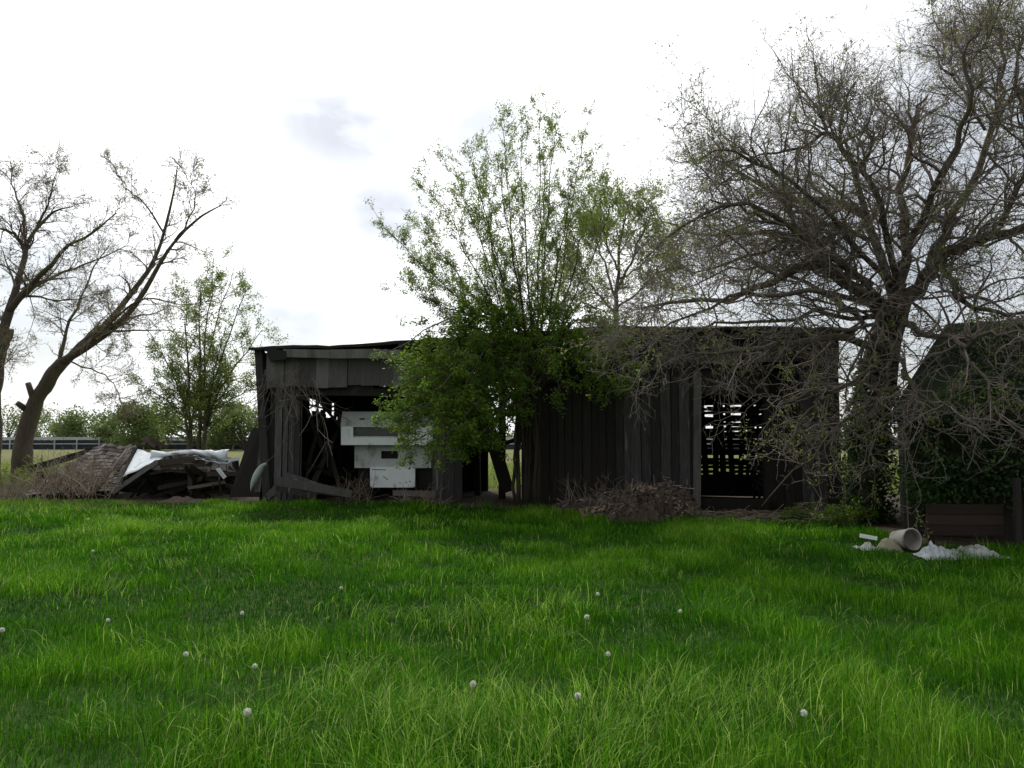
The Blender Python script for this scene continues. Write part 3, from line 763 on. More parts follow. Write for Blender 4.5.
# ------------------------------------------------------------------ loose planks and scraps by the barn
def loose(name, pts, w, t, mat, label, cat, group=None, wdir=(0, 0, 1), tint=None):
    mb = MB(); mb.plank(pts[0], pts[1], w, t, wdir=wdir, tint=tint, jit=0.12)
    o = mb.build(name, mat); 
    return tag(o, label, cat, group)
GP = 'boards fallen at the foot of the barn'
loose('fallen_plank', (bp(267, 497, -0.5), bp(291, 474, -0.3)), 0.16, 0.035, M['wood_grey'], 'short pale plank propped steeply at the left foot of the barn', 'plank', GP)
loose('fallen_plank', (bp(277, 481, -0.6), bp(352, 494, -0.5)), 0.2, 0.03, M['wood_grey'], 'longest fallen plank sloping down to the right under the open bay', 'plank', GP)
loose('fallen_plank', (bp(276, 488, -0.75), bp(316, 497, -0.7)), 0.14, 0.03, M['wood'], 'low plank lying in the grass below the longest fallen plank', 'plank', GP)
mb = MB(); G = np.zeros((6, 5, 3))
for i in range(6):
    for j in range(5):
        a = bp(290, 474, -0.25).lerp(bp(350, 492, -0.35), i / 5); b_ = bp(300, 494, -0.5).lerp(bp(352, 497, -0.5), i / 5)
        G[i, j] = a.lerp(b_, j / 4) + Vector((0, 0, 0.02 * math.sin(i * 2 + j)))
mb.grid(G, tint=rng.random(30), thick=0.03); tag(mb.build('fallen_door', M['wood']), 'dark wide board panel lying tilted behind the fallen planks', 'door')
loose('fallen_plank', (bp(393, 493, -0.1), bp(436, 494, -0.1)), 0.14, 0.05, M['wood_grey'], 'pale board lying flat on the ground below the white cabinet', 'plank', GP)
loose('thin_pole', (bp(308, 474, 0.4), bp(327, 441, 0.4)), 0.03, 0.03, M['wood_grey'], 'thin pale stick leaning inside the dark left bay', 'stick')
for (x0, y0, v0, x1, y1, v1, w) in ((302, 398, .5, 334, 476, 1.2, .12), (330, 392, 1.0, 306, 470, .7, .09), (304, 432, .6, 345, 412, 2.2, .1), (312, 486, .3, 338, 430, 1.6, .14), (300, 462, .3, 350, 482, 1.2, .12), (318, 400, 1.2, 352, 440, .8, .08), (340, 490, .5, 328, 442, 1.4, .1), (306, 480, .4, 322, 410, 1.8, .07)):
    mb = MB(); mb.plank(bp(x0, y0, v0), bp(x1, y1, v1), w, 0.025, wdir=(1, 0, .2), jit=0.25); mb.build('tangled_board', M['wood_dark'], barn)
# leaning dark slab left of the barn corner and pale curved strip
mb = MB(); Ls = [bp(229, 497, 0.5), bp(259, 497, 0.4), bp(262, 428, 0.25), bp(252, 428, 0.35)]
mb.hexa(Ls + [p + BV * 0.12 for p in Ls], 0.4); tag(mb.build('slanted_slab', M['wood_dark']), 'black tapering board slab leaning against the left end of the barn', 'slab')
mb = MB(); mb.plank(bp(258, 492, -0.12), bp(263, 444, -0.05), 0.16, 0.1, wdir=BU, tint=0.6, jit=0.1)
tag(mb.build('leaning_post', M['wood']), 'short grey post leaning on the left corner of the barn', 'post')
G = np.zeros((10, 3, 3))
edge0 = [(266.5, 463), (261, 464.5), (256.5, 469), (253, 475), (251, 482), (250.5, 490)]
edge1 = [(267, 465), (264, 469), (261, 474), (257.5, 480), (254, 486), (251.5, 492)]
a_ = smooth_path([bp(x, y, -0.45) for x, y in edge0], 10); b_ = smooth_path([bp(x, y, -0.32) for x, y in edge1], 10)
for j in range(3): G[:, j] = a_ * (1 - j / 2) + b_ * j / 2
mb = MB(); mb.grid(G, thick=0.012); tag(mb.build('curved_strip', M['sheet'], smooth=True), 'pale bent sheet metal strip curling beside the barn corner', 'sheet metal')

# ------------------------------------------------------------------ collapsed shed to the left
def lerp_quad(c, s, t): return c[0].lerp(c[1], s).lerp(c[3].lerp(c[2], s), t)
heap = thing('collapsed_shed', at(75, 495, 22.5), 'collapsed low shed with sagging grey brown shingle roof left of the barn', 'shed')
rc_ = [at(22, 498, 21.8), at(112, 494, 21.8), at(137, 445, 25.0), at(96, 446, 25.0)]
mb = MB()
rows = 17
for k in range(rows):
    t0, t1 = k / rows, (k + 1.25) / rows
    s0 = 0.0
    while s0 < 1:
        s1 = min(1, s0 + random.uniform(0.05, 0.12))
        if random.random() > 0.03:
            P = [lerp_quad(rc_, s0, t0), lerp_quad(rc_, s1, t0), lerp_quad(rc_, s1, min(t1, 1)), lerp_quad(rc_, s0, min(t1, 1))]
            sag = lambda s, t: Vector((0, 0, -0.22 * math.sin(math.pi * s) * math.sin(math.pi * t) + 0.05 * math.sin(9 * s + 5 * t) + random.uniform(-.012, .012)))
            P = [P[0] + sag(s0, t0) + Vector((0, 0, 0.035)), P[1] + sag(s1, t0) + Vector((0, 0, 0.035)), P[2] + sag(s1, t1), P[3] + sag(s0, t1)]
            mb.hexa(P + [p + Vector((0, 0, 0.02)) for p in P], random.random())
        s0 = s1
mb.build('roof', M['shingle'], heap)
mb = MB(); G = np.zeros((10, 10, 3))
for i in range(10):
    for j in range(10): G[i, j] = lerp_quad(rc_, i / 9, j / 9) + Vector((0, 0, -0.10 - 0.26 * math.sin(math.pi * i / 9) * math.sin(math.pi * j / 9) + 0.05 * math.sin(9 * i / 9 + 5 * j / 9)))
mb.grid(G, thick=0.03); mb.build('roof_deck', M['wood_dark'], heap)
mb = MB(); mb.plank(at(30, 469, 24.4), at(92, 451, 25.1), 0.2, 0.06, tint=0.2); mb.plank(at(92, 451, 25.1), at(137, 447, 25.1), 0.1, 0.06, tint=0.2); mb.build('ridge_board', M['wood_dark'], heap)
for a, b_ in (((116, 493), (135, 449)), ((60, 495), (100, 470))):
    mb = MB(); mb.plank(at(*a, 21.75), at(*b_, 24.0), 0.12, 0.1, tint=0.3); mb.build('rafter', M['wood_dark'], heap)
for x in (40, 80, 105):
    p = at(x, 470, 23.5); mb = MB(); mb.plank(Vector((p.x, p.y, -0.1)), Vector((p.x, p.y, p.z - 0.05)), 0.15, 0.15, wdir=(1, 0, 0), tint=0.2); mb.build('stump_post', M['wood_dark'], heap)

heap2 = thing('board_heap', at(185, 496, 22.3), 'dark heap of broken brown boards under the pale metal sheets', 'board heap')
mb = MB()   # sagging dark plank roof added under the sheets, making shade
c4 = [at(122, 492, 22.0), at(236, 494, 22.0), at(232, 462, 24.6), at(150, 458, 24.6)]
for k in range(13):
    s0, s1 = k / 13, (k + 0.9) / 13
    up_ = Vector((0, 0, 0.42 + random.uniform(-.06, .06)))
    P = [lerp_quad(c4, s0, 0.18) + up_, lerp_quad(c4, s1, 0.18) + up_, lerp_quad(c4, s1, 1) + up_ * 0.25, lerp_quad(c4, s0, 1) + up_ * 0.25]
    mb.hexa(P + [p + Vector((0, 0, 0.03)) for p in P], random.random())
mb.build('shade_deck', M['wood_dark'], heap2)
mb = MB(); cb = [at(118, 494, 24.8), at(240, 494, 24.8), at(238, 458, 24.8), at(135, 458, 24.8)]
mb.hexa(cb + [p + Vector((0, 0.06, 0)) for p in cb], 0.2); mb.build('dark_backing', M['wood_dark'], heap2)  # dark back wall added to keep the inside of the heap black
mb = MB()
brd = [((157, 463), (199, 459), 0.14), ((160, 467), (205, 465), 0.12), ((178, 458), (205, 463), 0.12), ((165, 470), (214, 474), 0.08), ((182, 470), (207, 470), 0.07), ((207, 474), (240, 474), 0.13),
       ((170, 463), (188, 467), 0.1), ((150, 474), (171, 469), 0.08), ((188, 488), (225, 482), 0.1), ((190, 470), (190, 492), 0.1), ((219, 478), (221, 494), 0.1)]
for k, (a, b_, w) in enumerate(brd):
    mb = MB(); mb.plank(at(*a, 21.9 + 0.09 * (k % 5)), at(*b_, 22.2 + 0.07 * (k % 4)), w, 0.035, jit=0.25); mb.build('broken_board', M['wood_brown'], heap2)
mb = MB()
for k in range(60):
    x = random.uniform(130, 238); y = random.uniform(470, 492); Y = random.uniform(22.2, 24.3)
    p = at(x, y, Y); d = Vector((random.uniform(-1, 1), random.uniform(-.6, .6), random.uniform(-.35, .35))).normalized() * random.uniform(0.3, 0.9)
    if p.z > 0: mb.plank(p - d, p + d, random.uniform(0.06, 0.16), 0.025, jit=0.2)
mb.build('splintered_boards', M['wood_dark'], heap2)
mb = MB(); mb.plank(at(217.5, 468.5, 21.7), at(225, 478, 21.75), 0.10, 0.03, wdir=(1, 0, .3), jit=0.2); o = mb.build('board_end', M['sheet'], heap2); o['label'] = 'short pale board end sticking out of the heap'
# pale sheets lying on the heap
mb = MB()
tri = [at(123, 477, 21.7), at(155.5, 461.5, 21.9), at(164, 456.5, 22.6), at(137.5, 449.5, 23.6)]
G = np.zeros((12, 8, 3))
for i in range(12):
    for j in range(8):
        G[i, j] = lerp_quad(tri, i / 11, j / 7) + Vector((0, 0, 0.02 * math.sin(j * 3.1) + 0.015 * math.sin(i)))
mb.grid(G, thick=0.012); tag(mb.build('metal_sheet', M['sheet'], smooth=True), 'flat pale blue white corrugated sheet sloping on the left of the heap', 'sheet metal')
mb = MB(); mb.plank(at(112, 493, 21.6), at(157, 461.5, 21.8), 0.11, 0.05, tint=0.8, jit=0.1); mb.plank(at(115, 492, 21.62), at(150, 468, 21.74), 0.05, 0.06, tint=0.95)
tag(mb.build('edge_board', M['wood_grey']), 'long grey edge board slanting down from the pale flat sheet', 'plank')
K_ = 22; G = np.zeros((K_, 9, 3))
for i, s in enumerate(np.linspace(0, 1, K_)):
    x = 152 + 77 * s
    top = 450.5 - 2.2 * s * s + 1.2 * math.sin(s * 9); bot = 460 - 4.5 * math.sin(math.pi * s) + 3 * s ** 3
    r_ = (bot - top) / 2 / 800 * 22.4 * (1 + 0.18 * math.sin(s * 23) * math.sin(s * 7))
    cpt = at(x, (top + bot) / 2, 22.6)
    for j, a in enumerate(np.linspace(-1.9, 1.9, 9)):
        G[i, j] = cpt + Vector((0.02 * math.sin(j * 5 + i), -math.cos(a) * r_ * (1.0 + 0.5 * math.sin(i * 1.3 + j * 0.9)), math.sin(a) * r_ * (1 - 0.35 * math.sin(math.pi * s)) + 0.018 * math.sin(i * 1.9 + j * 2.2)))
mb = MB(); mb.grid(G, thick=0.01); tag(mb.build('rolled_sheet', M['sheet'], smooth=True), 'long curled pale white metal sheet lying across the top of the heap', 'sheet metal')
K_ = 12; G = np.zeros((K_, 5, 3))  # separate grey strip: underside shading of the curled sheet put into colour
for i, s in enumerate(np.linspace(0, 1, K_)):
    for j in range(5):
        G[i, j] = at(195 + 33 * s, 457.5 + 2.5 * s + 3.2 * (j / 4) * (0.4 + s), 22.1 + 0.1 * math.sin(j)) + Vector((0, 0, 0.02 * math.sin(i * 1.7 + j)))
mb = MB(); mb.grid(G, thick=0.01); tag(mb.build('metal_sheet', M['sheet_grey'], smooth=True), 'grey strip painting the shaded underside of the curled white sheet', 'sheet metal')
loose('loose_board', (at(224, 461, 22.5), at(240, 458.5, 22.5)), 0.09, 0.03, M['sheet'], 'short pale board at the right end of the curled sheet', 'plank')
mb = MB()
for a, b_ in (((142, 445), (150, 437)), ((144, 437), (156, 446)), ((150, 438), (168, 448)), ((140, 446), (150, 441))): mb.plank(at(*a, 23.8), at(*b_, 23.9), 0.12, 0.03, jit=0.3)
tag(mb.build('broken_gable', M['wood_brown']), 'splintered brown boards peaking up behind the flat pale sheet', 'boards')
for pts, lab in ((((92, 496, 21.4), (127, 449, 22.6)), 'long pale pole leaning over the shingle roof'), (((118, 470, 22.5), (136, 447, 24.2)), 'shorter brown rafter leaning beside the flat pale sheet')):
    mb = MB(); mb.tube([at(*pts[0]), at(*pts[1])], [0.045, 0.035], 7, 0.7); tag(mb.build('leaning_pole', M['wood_brown'], smooth=True), lab, 'pole')

def stalks(name, mat, label, cat, n, px, py, Yr, h, group=None, leanx=0.35, r=0.006, kids=2, parent=None):
    """a clump of dead stalks with side shoots"""
    P = []
    x = rng.uniform(px[0], px[1], n); Y = rng.uniform(Yr[0], Yr[1], n)
    base = np.array([tuple(at(a, 440, b_)) for a, b_ in zip(x, Y)]); base[:, 2] = rng.uniform(py[0], py[1], n)
    d = norm(np.stack([rng.normal(0, leanx, n), rng.normal(0, 0.3, n), np.ones(n)], -1))
    K = 6; out = np.zeros((n, K, 3)); out[:, 0] = base
    hh = rng.uniform(h[0], h[1], n)
    for k in range(1, K):
        d = norm(d + rng.normal(size=(n, 3)) * 0.14); out[:, k] = out[:, k - 1] + d * (hh / (K - 1))[:, None]
    rr = np.tile(r * np.linspace(1, 0.4, K), (n, 1))
    sets = [(out, rr, 4)]
    if kids:
        c1, r1 = spawn(out, rr, kids, (25, 60), (0.2, 0.5), K=4, rs=0.7, rmin=0.003); sets.append((c1, r1, 3))
    o = merge_tubes(name, sets, mat, parent)
    if parent is None: tag(o, label, cat, group)
    return o
stalks('dead_weeds', M['straw'], 'dense tangle of pale dead stalks standing before the shingle roof', 'weeds', 230, (40, 114), (-0.05, 0.35), (21.2, 22.8), (0.5, 1.35), leanx=0.45, r=0.010)
stalks('dead_weeds', M['straw'], 'low brown dead stalks along the left edge of the collapsed shed', 'weeds', 160, (-20, 50), (-0.05, 0.1), (20.6, 23.0), (0.25, 0.7), leanx=0.5, r=0.008)
def blob(name, px, py, Y, w, d, h, mat, label, cat, seed, parent=None, nu=44, nv=26, rough=0.12):
    c_ = at(px, py, Y); G = np.zeros((nu, nv, 3))
    for i, s in enumerate(np.linspace(-1, 1, nu)):
        for j, t in enumerate(np.linspace(-1, 1, nv)):
            x, y = c_.x + s * w / 2, c_.y + t * d / 2
            k = max(0, 1 - s * s) ** 0.6 * max(0, 1 - t * t) ** 0.6
            nz = float(vnoise(x * 3 + seed, y * 3, 0.9) - 0.4) * 0.9 + float(vnoise(x * 7 + seed, y * 7, 0.9) - 0.5) * 0.5
            G[i, j] = (x, y, gz(x, y) - 0.06 + k * h * (1 + nz) + (rough * nz * 0.3 if k else 0))
    G += rng.normal(size=G.shape) * (0.02 if rough > 0.15 else 0.004)
    mb = MB(); mb.grid(G, tint=rng.random(nu * nv)); o = mb.build(name, mat, parent, smooth=rough < 0.15)
    if parent is None: tag(o, label, cat)
    return o
blob('soil_mound', 184, 494, 21.5, 1.3, 0.6, 0.14, M['litter'], 'small brown soil mound in front of the dark board heap', 'mound', 4)

# ------------------------------------------------------------------ litter mound in front of the plank wall
mound = thing('debris_mound', at(635, 522, 16.9), 'low brown mound of dead leaves and twigs against the plank wall', 'mound')
blob('heap', 648, 505, 16.75, 2.0, 1.9, 0.60, M['litter'], '', '', 1, mound, rough=0.2)
blob('heap', 596, 505, 17.7, 1.9, 1.3, 0.24, M['litter'], '', '', 8, mound, rough=0.2)
pts = np.concatenate([np.array([tuple(v.co + mound.location) for v in ch.data.vertices]) for ch in bpy.data.objects if ch.parent == mound])
pts = pts[pts[:, 2] > 0.03]
C = pts[rng.integers(0, len(pts), 5200)] + rng.normal(size=(5200, 3)) * np.array([.04, .04, .015]) + np.array([0, 0, .012])
leaves('dead_leaves', C, 0.075, M['litter'], mound, flat=0.3)
n = 150; c0 = pts[rng.integers(0, len(pts), n)] + np.array([0, 0, .03]); d = norm(np.stack([rng.normal(size=n), rng.normal(size=n) * .7, rng.normal(0.05, 0.25, n)], -1)); L = rng.uniform(0.15, 0.6, n)
P = np.stack([c0 + d * (L * t)[:, None] + rng.normal(size=(n, 3)) * 0.015 for t in (-0.5, 0, 0.5)], 1)
merge_tubes('sticks', [(P, np.tile(rng.uniform(.004, .011, n)[:, None], (1, 3)), 4)], M['straw'], mound)
n = 150
xs = rng.uniform(1.6, 3.5, n); ys = 17.6 - 0.3 * (xs - 1) + rng.uniform(-0.9, 0.5, n)
zz = ground_z(xs, ys) + rng.uniform(0.2, 0.62, n) * np.exp(-((xs - 2.6) / 1.2) ** 2) + 0.06
d = norm(np.stack([rng.normal(size=n), rng.normal(size=n) * .6, rng.normal(0.25, 0.3, n)], -1)); L = rng.uniform(0.12, 0.45, n)
P = np.stack([np.stack([xs, ys, zz], -1) + d * (L * t)[:, None] + rng.normal(size=(n, 3)) * 0.015 for t in (-0.5, 0, 0.5)], 1)
merge_tubes('twigs', [(P, np.full((n, 3), 0.006), 3)], M['twig'], mound)
C = np.stack([rng.uniform(1.4, 3.6, 1600), np.zeros(1600), np.zeros(1600)], -1); C[:, 1] = 17.5 - 0.3 * (C[:, 0] - 1) + rng.uniform(-1.0, 0.3, 1600)
C[:, 2] = ground_z(C[:, 0], C[:, 1]) + 0.02 + (0.2 + 0.8 * rng.random(1600)) * 0.62 * np.exp(-((C[:, 0] - 2.75) / 0.9) ** 2)
leaves('dead_leaves', C, 0.09, M['straw'], mound, tint=rng.uniform(0, 0.45, 1600))
mb = MB(); mb.tube([at(680, 499, 16.9), at(686, 507, 16.4), at(691, 517, 15.9)], [0.10, 0.11, 0.10], 9, 0.4); tag(mb.build('short_log', M['bark'], smooth=True), 'short dark log at the right end of the debris mound', 'log')
mb = MB(); mb.tube([at(641, 488, 17.6), at(668, 497, 17.2), at(690, 512, 16.8)], [0.05, 0.06, 0.05], 7, 0.8); tag(mb.build('branch_log', M['bark'], smooth=True), 'thin mossy branch lying along the top of the debris mound', 'branch')
G = np.zeros((7, 5, 3))
for i in range(7):
    for j in range(5): G[i, j] = at(623 + 12 * i / 6, 496 - 5 * j / 4 + 1.5 * math.sin(i * 1.9), 16.75) + Vector((0, 0.05 * math.sin(i * 2 + j * 3), 0.03 * math.sin(i * 3.1) * j / 4))
mb = MB(); mb.grid(G, thick=0.008); tag(mb.build('plastic_scrap', M['turquoise']), 'small crumpled turquoise plastic scrap on the debris mound', 'plastic')
stalks('dead_weeds', M['straw'], 'pale dry sticks on the ground below the white cabinet', 'weeds', 60, (395, 445), (0.0, 0.05), (19.2, 19.7), (0.2, 0.6), leanx=1.6, r=0.008)
stalks('dead_weeds', M['straw'], 'dry stalks standing inside the dark open bay', 'weeds', 40, (335, 372), (0.0, 0.1), (19.9, 21.0), (0.3, 0.9), leanx=0.8, r=0.006)
stalks('dead_weeds', M['straw'], 'thin dry stems rising from the mound against the boards', 'weeds', 45, (565, 650), (0.0, 0.25), (17.7, 18.2), (0.3, 0.75), leanx=0.5, r=0.006)
# twigs scattered before the doorway
n = 260
xs = rng.uniform(3.6, 7.4, n); ys = rng.uniform(15.2, 17.4, n); d = norm(np.stack([rng.normal(size=n), rng.normal(size=n) * .5, rng.normal(0.08, 0.12, n)], -1)); L = rng.uniform(0.15, 0.6, n)
c0 = np.stack([xs, ys, ground_z(xs, ys) + 0.05], -1)
P = np.stack([c0 + d * (L * t)[:, None] + rng.normal(size=(n, 3)) * 0.012 for t in (-0.5, 0, 0.5)], 1)
o = merge_tubes('fallen_twigs', [(P, np.full((n, 3), 0.006), 3)], M['straw'], None); tag(o, 'dead twigs scattered over bare ground before the slatted doorway', 'twigs', kind='stuff')

# ------------------------------------------------------------------ shed on the right
SY = 12.6
def sp(px, py, Y=SY): return at(px, py, Y)
shed = thing('shed', (8.4, SY, 0), 'dark overgrown shed with mossy hipped roof behind the bare tree', 'shed')
eL, eR = 5.95, 11.6
ez, rz_ = 2.02, 3.72
wallm = MB(); x = eL + 0.2
while x < eR - 0.2:
    ww = random.uniform(0.16, 0.24); wallm.box((x + ww / 2, SY + random.uniform(-.012, .012), 1.0), (ww - 0.008, 0, 0), (0, 0.025, 0), (0, 0, 2.1), random.random()); x += ww
wallm.build('front_wall', M['wood_dark'], shed)
for X in (eL + 0.2, eR - 0.2):
    mb = MB(); y = SY + 0.05
    while y < SY + 4.0:
        mb.box((X, y + 0.1, 1.0), (0.025, 0, 0), (0, 0.192, 0), (0, 0, 2.1), random.random()); y += 0.2
    mb.build('end_wall', M['wood_dark'], shed)
mb = MB(); mb.box(((eL + eR) / 2, SY + 4.0, 1.0), (eR - eL - 0.4, 0, 0), (0, 0.03, 0), (0, 0, 2.1)); mb.build('back_wall', M['wood_dark'], shed)
mb = MB()
fl, fr_, bl, br = Vector((eL, SY - 0.25, ez)), Vector((eR, SY - 0.25, ez)), Vector((eL, SY + 4.25, ez)), Vector((eR, SY + 4.25, ez))
r0, r1 = Vector((6.95, SY + 2.0, rz_)), Vector((eR - 0.8, SY + 2.0, rz_))
def slope(a, b_, c_, d, n=24, m=10):
    G = np.zeros((n, m, 3))
    for i in range(n):
        for j in range(m):
            p = a.lerp(b_, i / (n - 1)).lerp(d.lerp(c_, i / (n - 1)), j / (m - 1)); G[i, j] = p + Vector((0, 0, 0.05 * (vnoise(p.x * 2, p.y * 2 + p.z, 0.8) - 0.5) * (0.3 if j in (0, m - 1) else 1)))
    mb.grid(G, tint=rng.random(n * m), thick=0.05)
slope(fl, fr_, r1, r0); slope(bl, br, r1 + Vector((0, .01, 0)), r0 + Vector((0, .01, 0))); slope(fl, bl, r0, r0 + Vector((0.001, 0, 0)), 10, 10); slope(fr_, br, r1, r1 + Vector((0.001, 0, 0)), 10, 10)
mb.build('roof', M['moss_roof'], shed)
mb = MB(); mb.box(((eL + eR) / 2, SY - 0.27, ez - 0.07), (eR - eL, 0, 0), (0, 0.04, 0), (0, 0, 0.12), 0.3); mb.build('eave_board', M['wood_dark'], shed)
mb = MB()
for k in range(3):
    mb.plank(sp(926, 530 - 10.5 * k, 12.0), sp(1003, 530.5 - 10.5 * k, 12.0), 0.15, 0.03, jit=0.06)
for x in (930, 998): mb.plank(Vector((sp(x, 500, 12.04).x, 12.04, -0.05)), Vector((sp(x, 500, 12.04).x, 12.04, 0.55)), 0.09, 0.05, wdir=(1, 0, 0), tint=0.3)
tag(mb.build('plank_bin', M['wood_red']), 'low reddish brown bin of horizontal planks standing before the shed', 'bin')
for x, yt, lab in ((1013, 478, 'thin grey post standing at the right before the dark shed'),):
    b0 = sp(x, 440, 11.8); mb = MB(); mb.plank(Vector((b0.x, 11.8, -0.1)), Vector((b0.x + 0.03, 11.8, sp(x, yt, 11.8).z)), 0.08, 0.08, wdir=(1, 0, 0), tint=0.8, jit=0.05)
    tag(mb.build('fence_post', M['wood_dark']), lab, 'post')

shed.rotation_euler.z = R(-24); shed.location = (8.53, 12.23, 0)
SHED_M = Matrix.Translation((8.53, 12.23, 0)) @ Matrix.Rotation(R(-24), 4, 'Z') @ Matrix.Translation((-8.4, -SY, 0))

# ------------------------------------------------------------------ junk in front of the shed
BY = 11.35
bc = at(912, 539.5, BY); bk = thing('bucket', (bc.x, bc.y, 0), 'old rusty pale bucket lying on its side in the grass', 'bucket')
ax = Vector((0.22, -0.95, 0.12)).normalized(); s1 = ax.cross(Vector((0, 0, 1))).normalized(); s2 = s1.cross(ax)
def ringpts(c_, r_, n=28): return [c_ + s1 * (math.cos(a) * r_) + s2 * (math.sin(a) * r_) for a in np.linspace(0, 2 * math.pi, n, endpoint=False)]
prof = [(0.0, 0.150), (-0.06, 0.147), (-0.18, 0.138), (-0.32, 0.126), (-0.32, 0.0), (-0.30, 0.0), (-0.30, 0.119), (-0.18, 0.130), (-0.03, 0.141), (0.0, 0.145)]
V = []; nr = 28
for a, r_ in prof: V += ringpts(bc + ax * a, max(r_, 0.001))
Q = [(i * nr + j, i * nr + (j + 1) % nr, (i + 1) * nr + (j + 1) % nr, (i + 1) * nr + j) for i in range(len(prof) - 1) for j in range(nr)]
mb = MB(); mb.add([tuple(v) for v in V], Q); mb.build('body', M['bucket'], bk, smooth=True)
mb = MB(); rp_ = ringpts(bc, 0.150); mb.tube(rp_ + rp_[:1], 0.011, 6, cap=False); mb.build('rim', M['bucket'], bk, smooth=True)
mb = MB(); mb.tube([bc + s1 * (0.153 * math.cos(a)) - s2 * (0.165 * math.sin(a)) + ax * (0.05 * math.sin(a)) for a in np.linspace(0, math.pi, 14)], 0.005, 5); mb.build('handle', M['black'], bk)
def crumple(name, px0, px1, y_base, y_top, Y, d, mat, label, cat, seed, nu=40, nv=18, amp=0.06):
    G = np.zeros((nu, nv, 3)); a = at(px0, y_base, Y); b_ = at(px1, y_base, Y); H = at(px0, y_top, Y).z - a.z
    r_ = np.random.default_rng(seed); lat = r_.random((64, 64))
    for i, s in enumerate(np.linspace(0, 1, nu)):
        prof_ = (math.sin(math.pi * min(1, s * 1.02)) ** 0.6) * (0.55 + 0.45 * math.sin(s * 7 + seed) * math.sin(s * 3 + 1))
        for j, t in enumerate(np.linspace(0, 1, nv)):
            p = a.lerp(b_, s); k = math.sin(math.pi * t) ** 0.7
            n1 = abs(float(vnoise(s * 14 + seed * 3, t * 6 + seed, 1.0)) - 0.5) * 2; n2 = float(vnoise(s * 30 + seed, t * 12, 1.0)) - 0.5
            x = p.x + n2 * amp; y = p.y + (t - 0.5) * d + n1 * amp * 0.8
            G[i, j] = (x, y, gz(x, y) + 0.02 + H * prof_ * k * (0.55 + 0.75 * n1) + amp * 0.4 * n2)
    mb = MB(); mb.grid(G, thick=0.006); return tag(mb.build(name, mat), label, cat)
crumple('plastic_sheet', 936, 998, 553, 531, 11.0, 0.7, M['plastic'], 'crumpled dirty white plastic sheet heaped right of the bucket', 'plastic sheet', 2)
crumple('plastic_sheet', 920, 952, 552, 537, 10.9, 0.45, M['sheet_grey'], 'pale bluish flat sheet scrap lying just right of the bucket', 'plastic sheet', 5, amp=0.03)
crumple('plastic_scrap', 857, 876, 549, 538, 11.5, 0.3, M['plastic'], 'small crumpled whitish scrap left of the bucket', 'plastic', 9, nu=20, nv=10, amp=0.03)
mb = MB(); mb.plank(at(860, 535.5, 11.4), at(877, 538.5, 11.35), 0.05, 0.04, tint=0.9); tag(mb.build('white_slat', M['white_paint']), 'short bright white slat lying left of the bucket', 'slat')
blob('stone', 889, 540, 11.5, 0.36, 0.34, 0.24, M['stone'], 'lichen covered greenish stone beside the bucket', 'stone', 3, nu=18, nv=14, rough=0.05)

# ------------------------------------------------------------------ trees
def explicit(limbs, K=12):
    P = np.stack([smooth_path([at(x, y, Y) for x, y, Y in pts], K) for pts, a, b_ in limbs])
    P[:, 1:] += rng.normal(size=P[:, 1:].shape) * 0.03
    Rr = np.stack([np.linspace(a, b_, K) for pts, a, b_ in limbs])
    return P, Rr

def rough_tube(name, P, Rr, mat, parent, sides=26, K=44):
    '''trunk with ridged bark, root flare kept from the radii'''
    f = np.linspace(0, P.shape[1] - 1.001, K); i = f.astype(int); a = (f - i)
    P2 = P[:, i] * (1 - a)[None, :, None] + P[:, i + 1] * a[None, :, None]
    R2 = Rr[:, i] * (1 - a) + Rr[:, i + 1] * a
    V, Q, T = tubes(P2, R2, sides, True)
    V = V.reshape(len(P), K, sides, 3); ctr = P2[:, :, None, :]
    ang = np.arange(sides)[None, None, :] * np.ones((len(P), K, 1)); hh = np.arange(K)[None, :, None] * np.ones((len(P), 1, sides))
    nz = 0.20 * (vnoise(ang + 3, hh * 0.3, 1.6) - 0.5) + 0.12 * (vnoise(ang * 2.0, hh * 0.9 + 11, 1.0) - 0.5) + 0.16 * (vnoise(hh * 0.35, ang * 0.12 + 5, 1.0) - 0.5)
    V = ctr + (V - ctr) * (1 + nz)[..., None]
    return make_mesh(name, V.reshape(-1, 3), [Q, T], mat, parent, np.full(V.size // 3, .4), True)

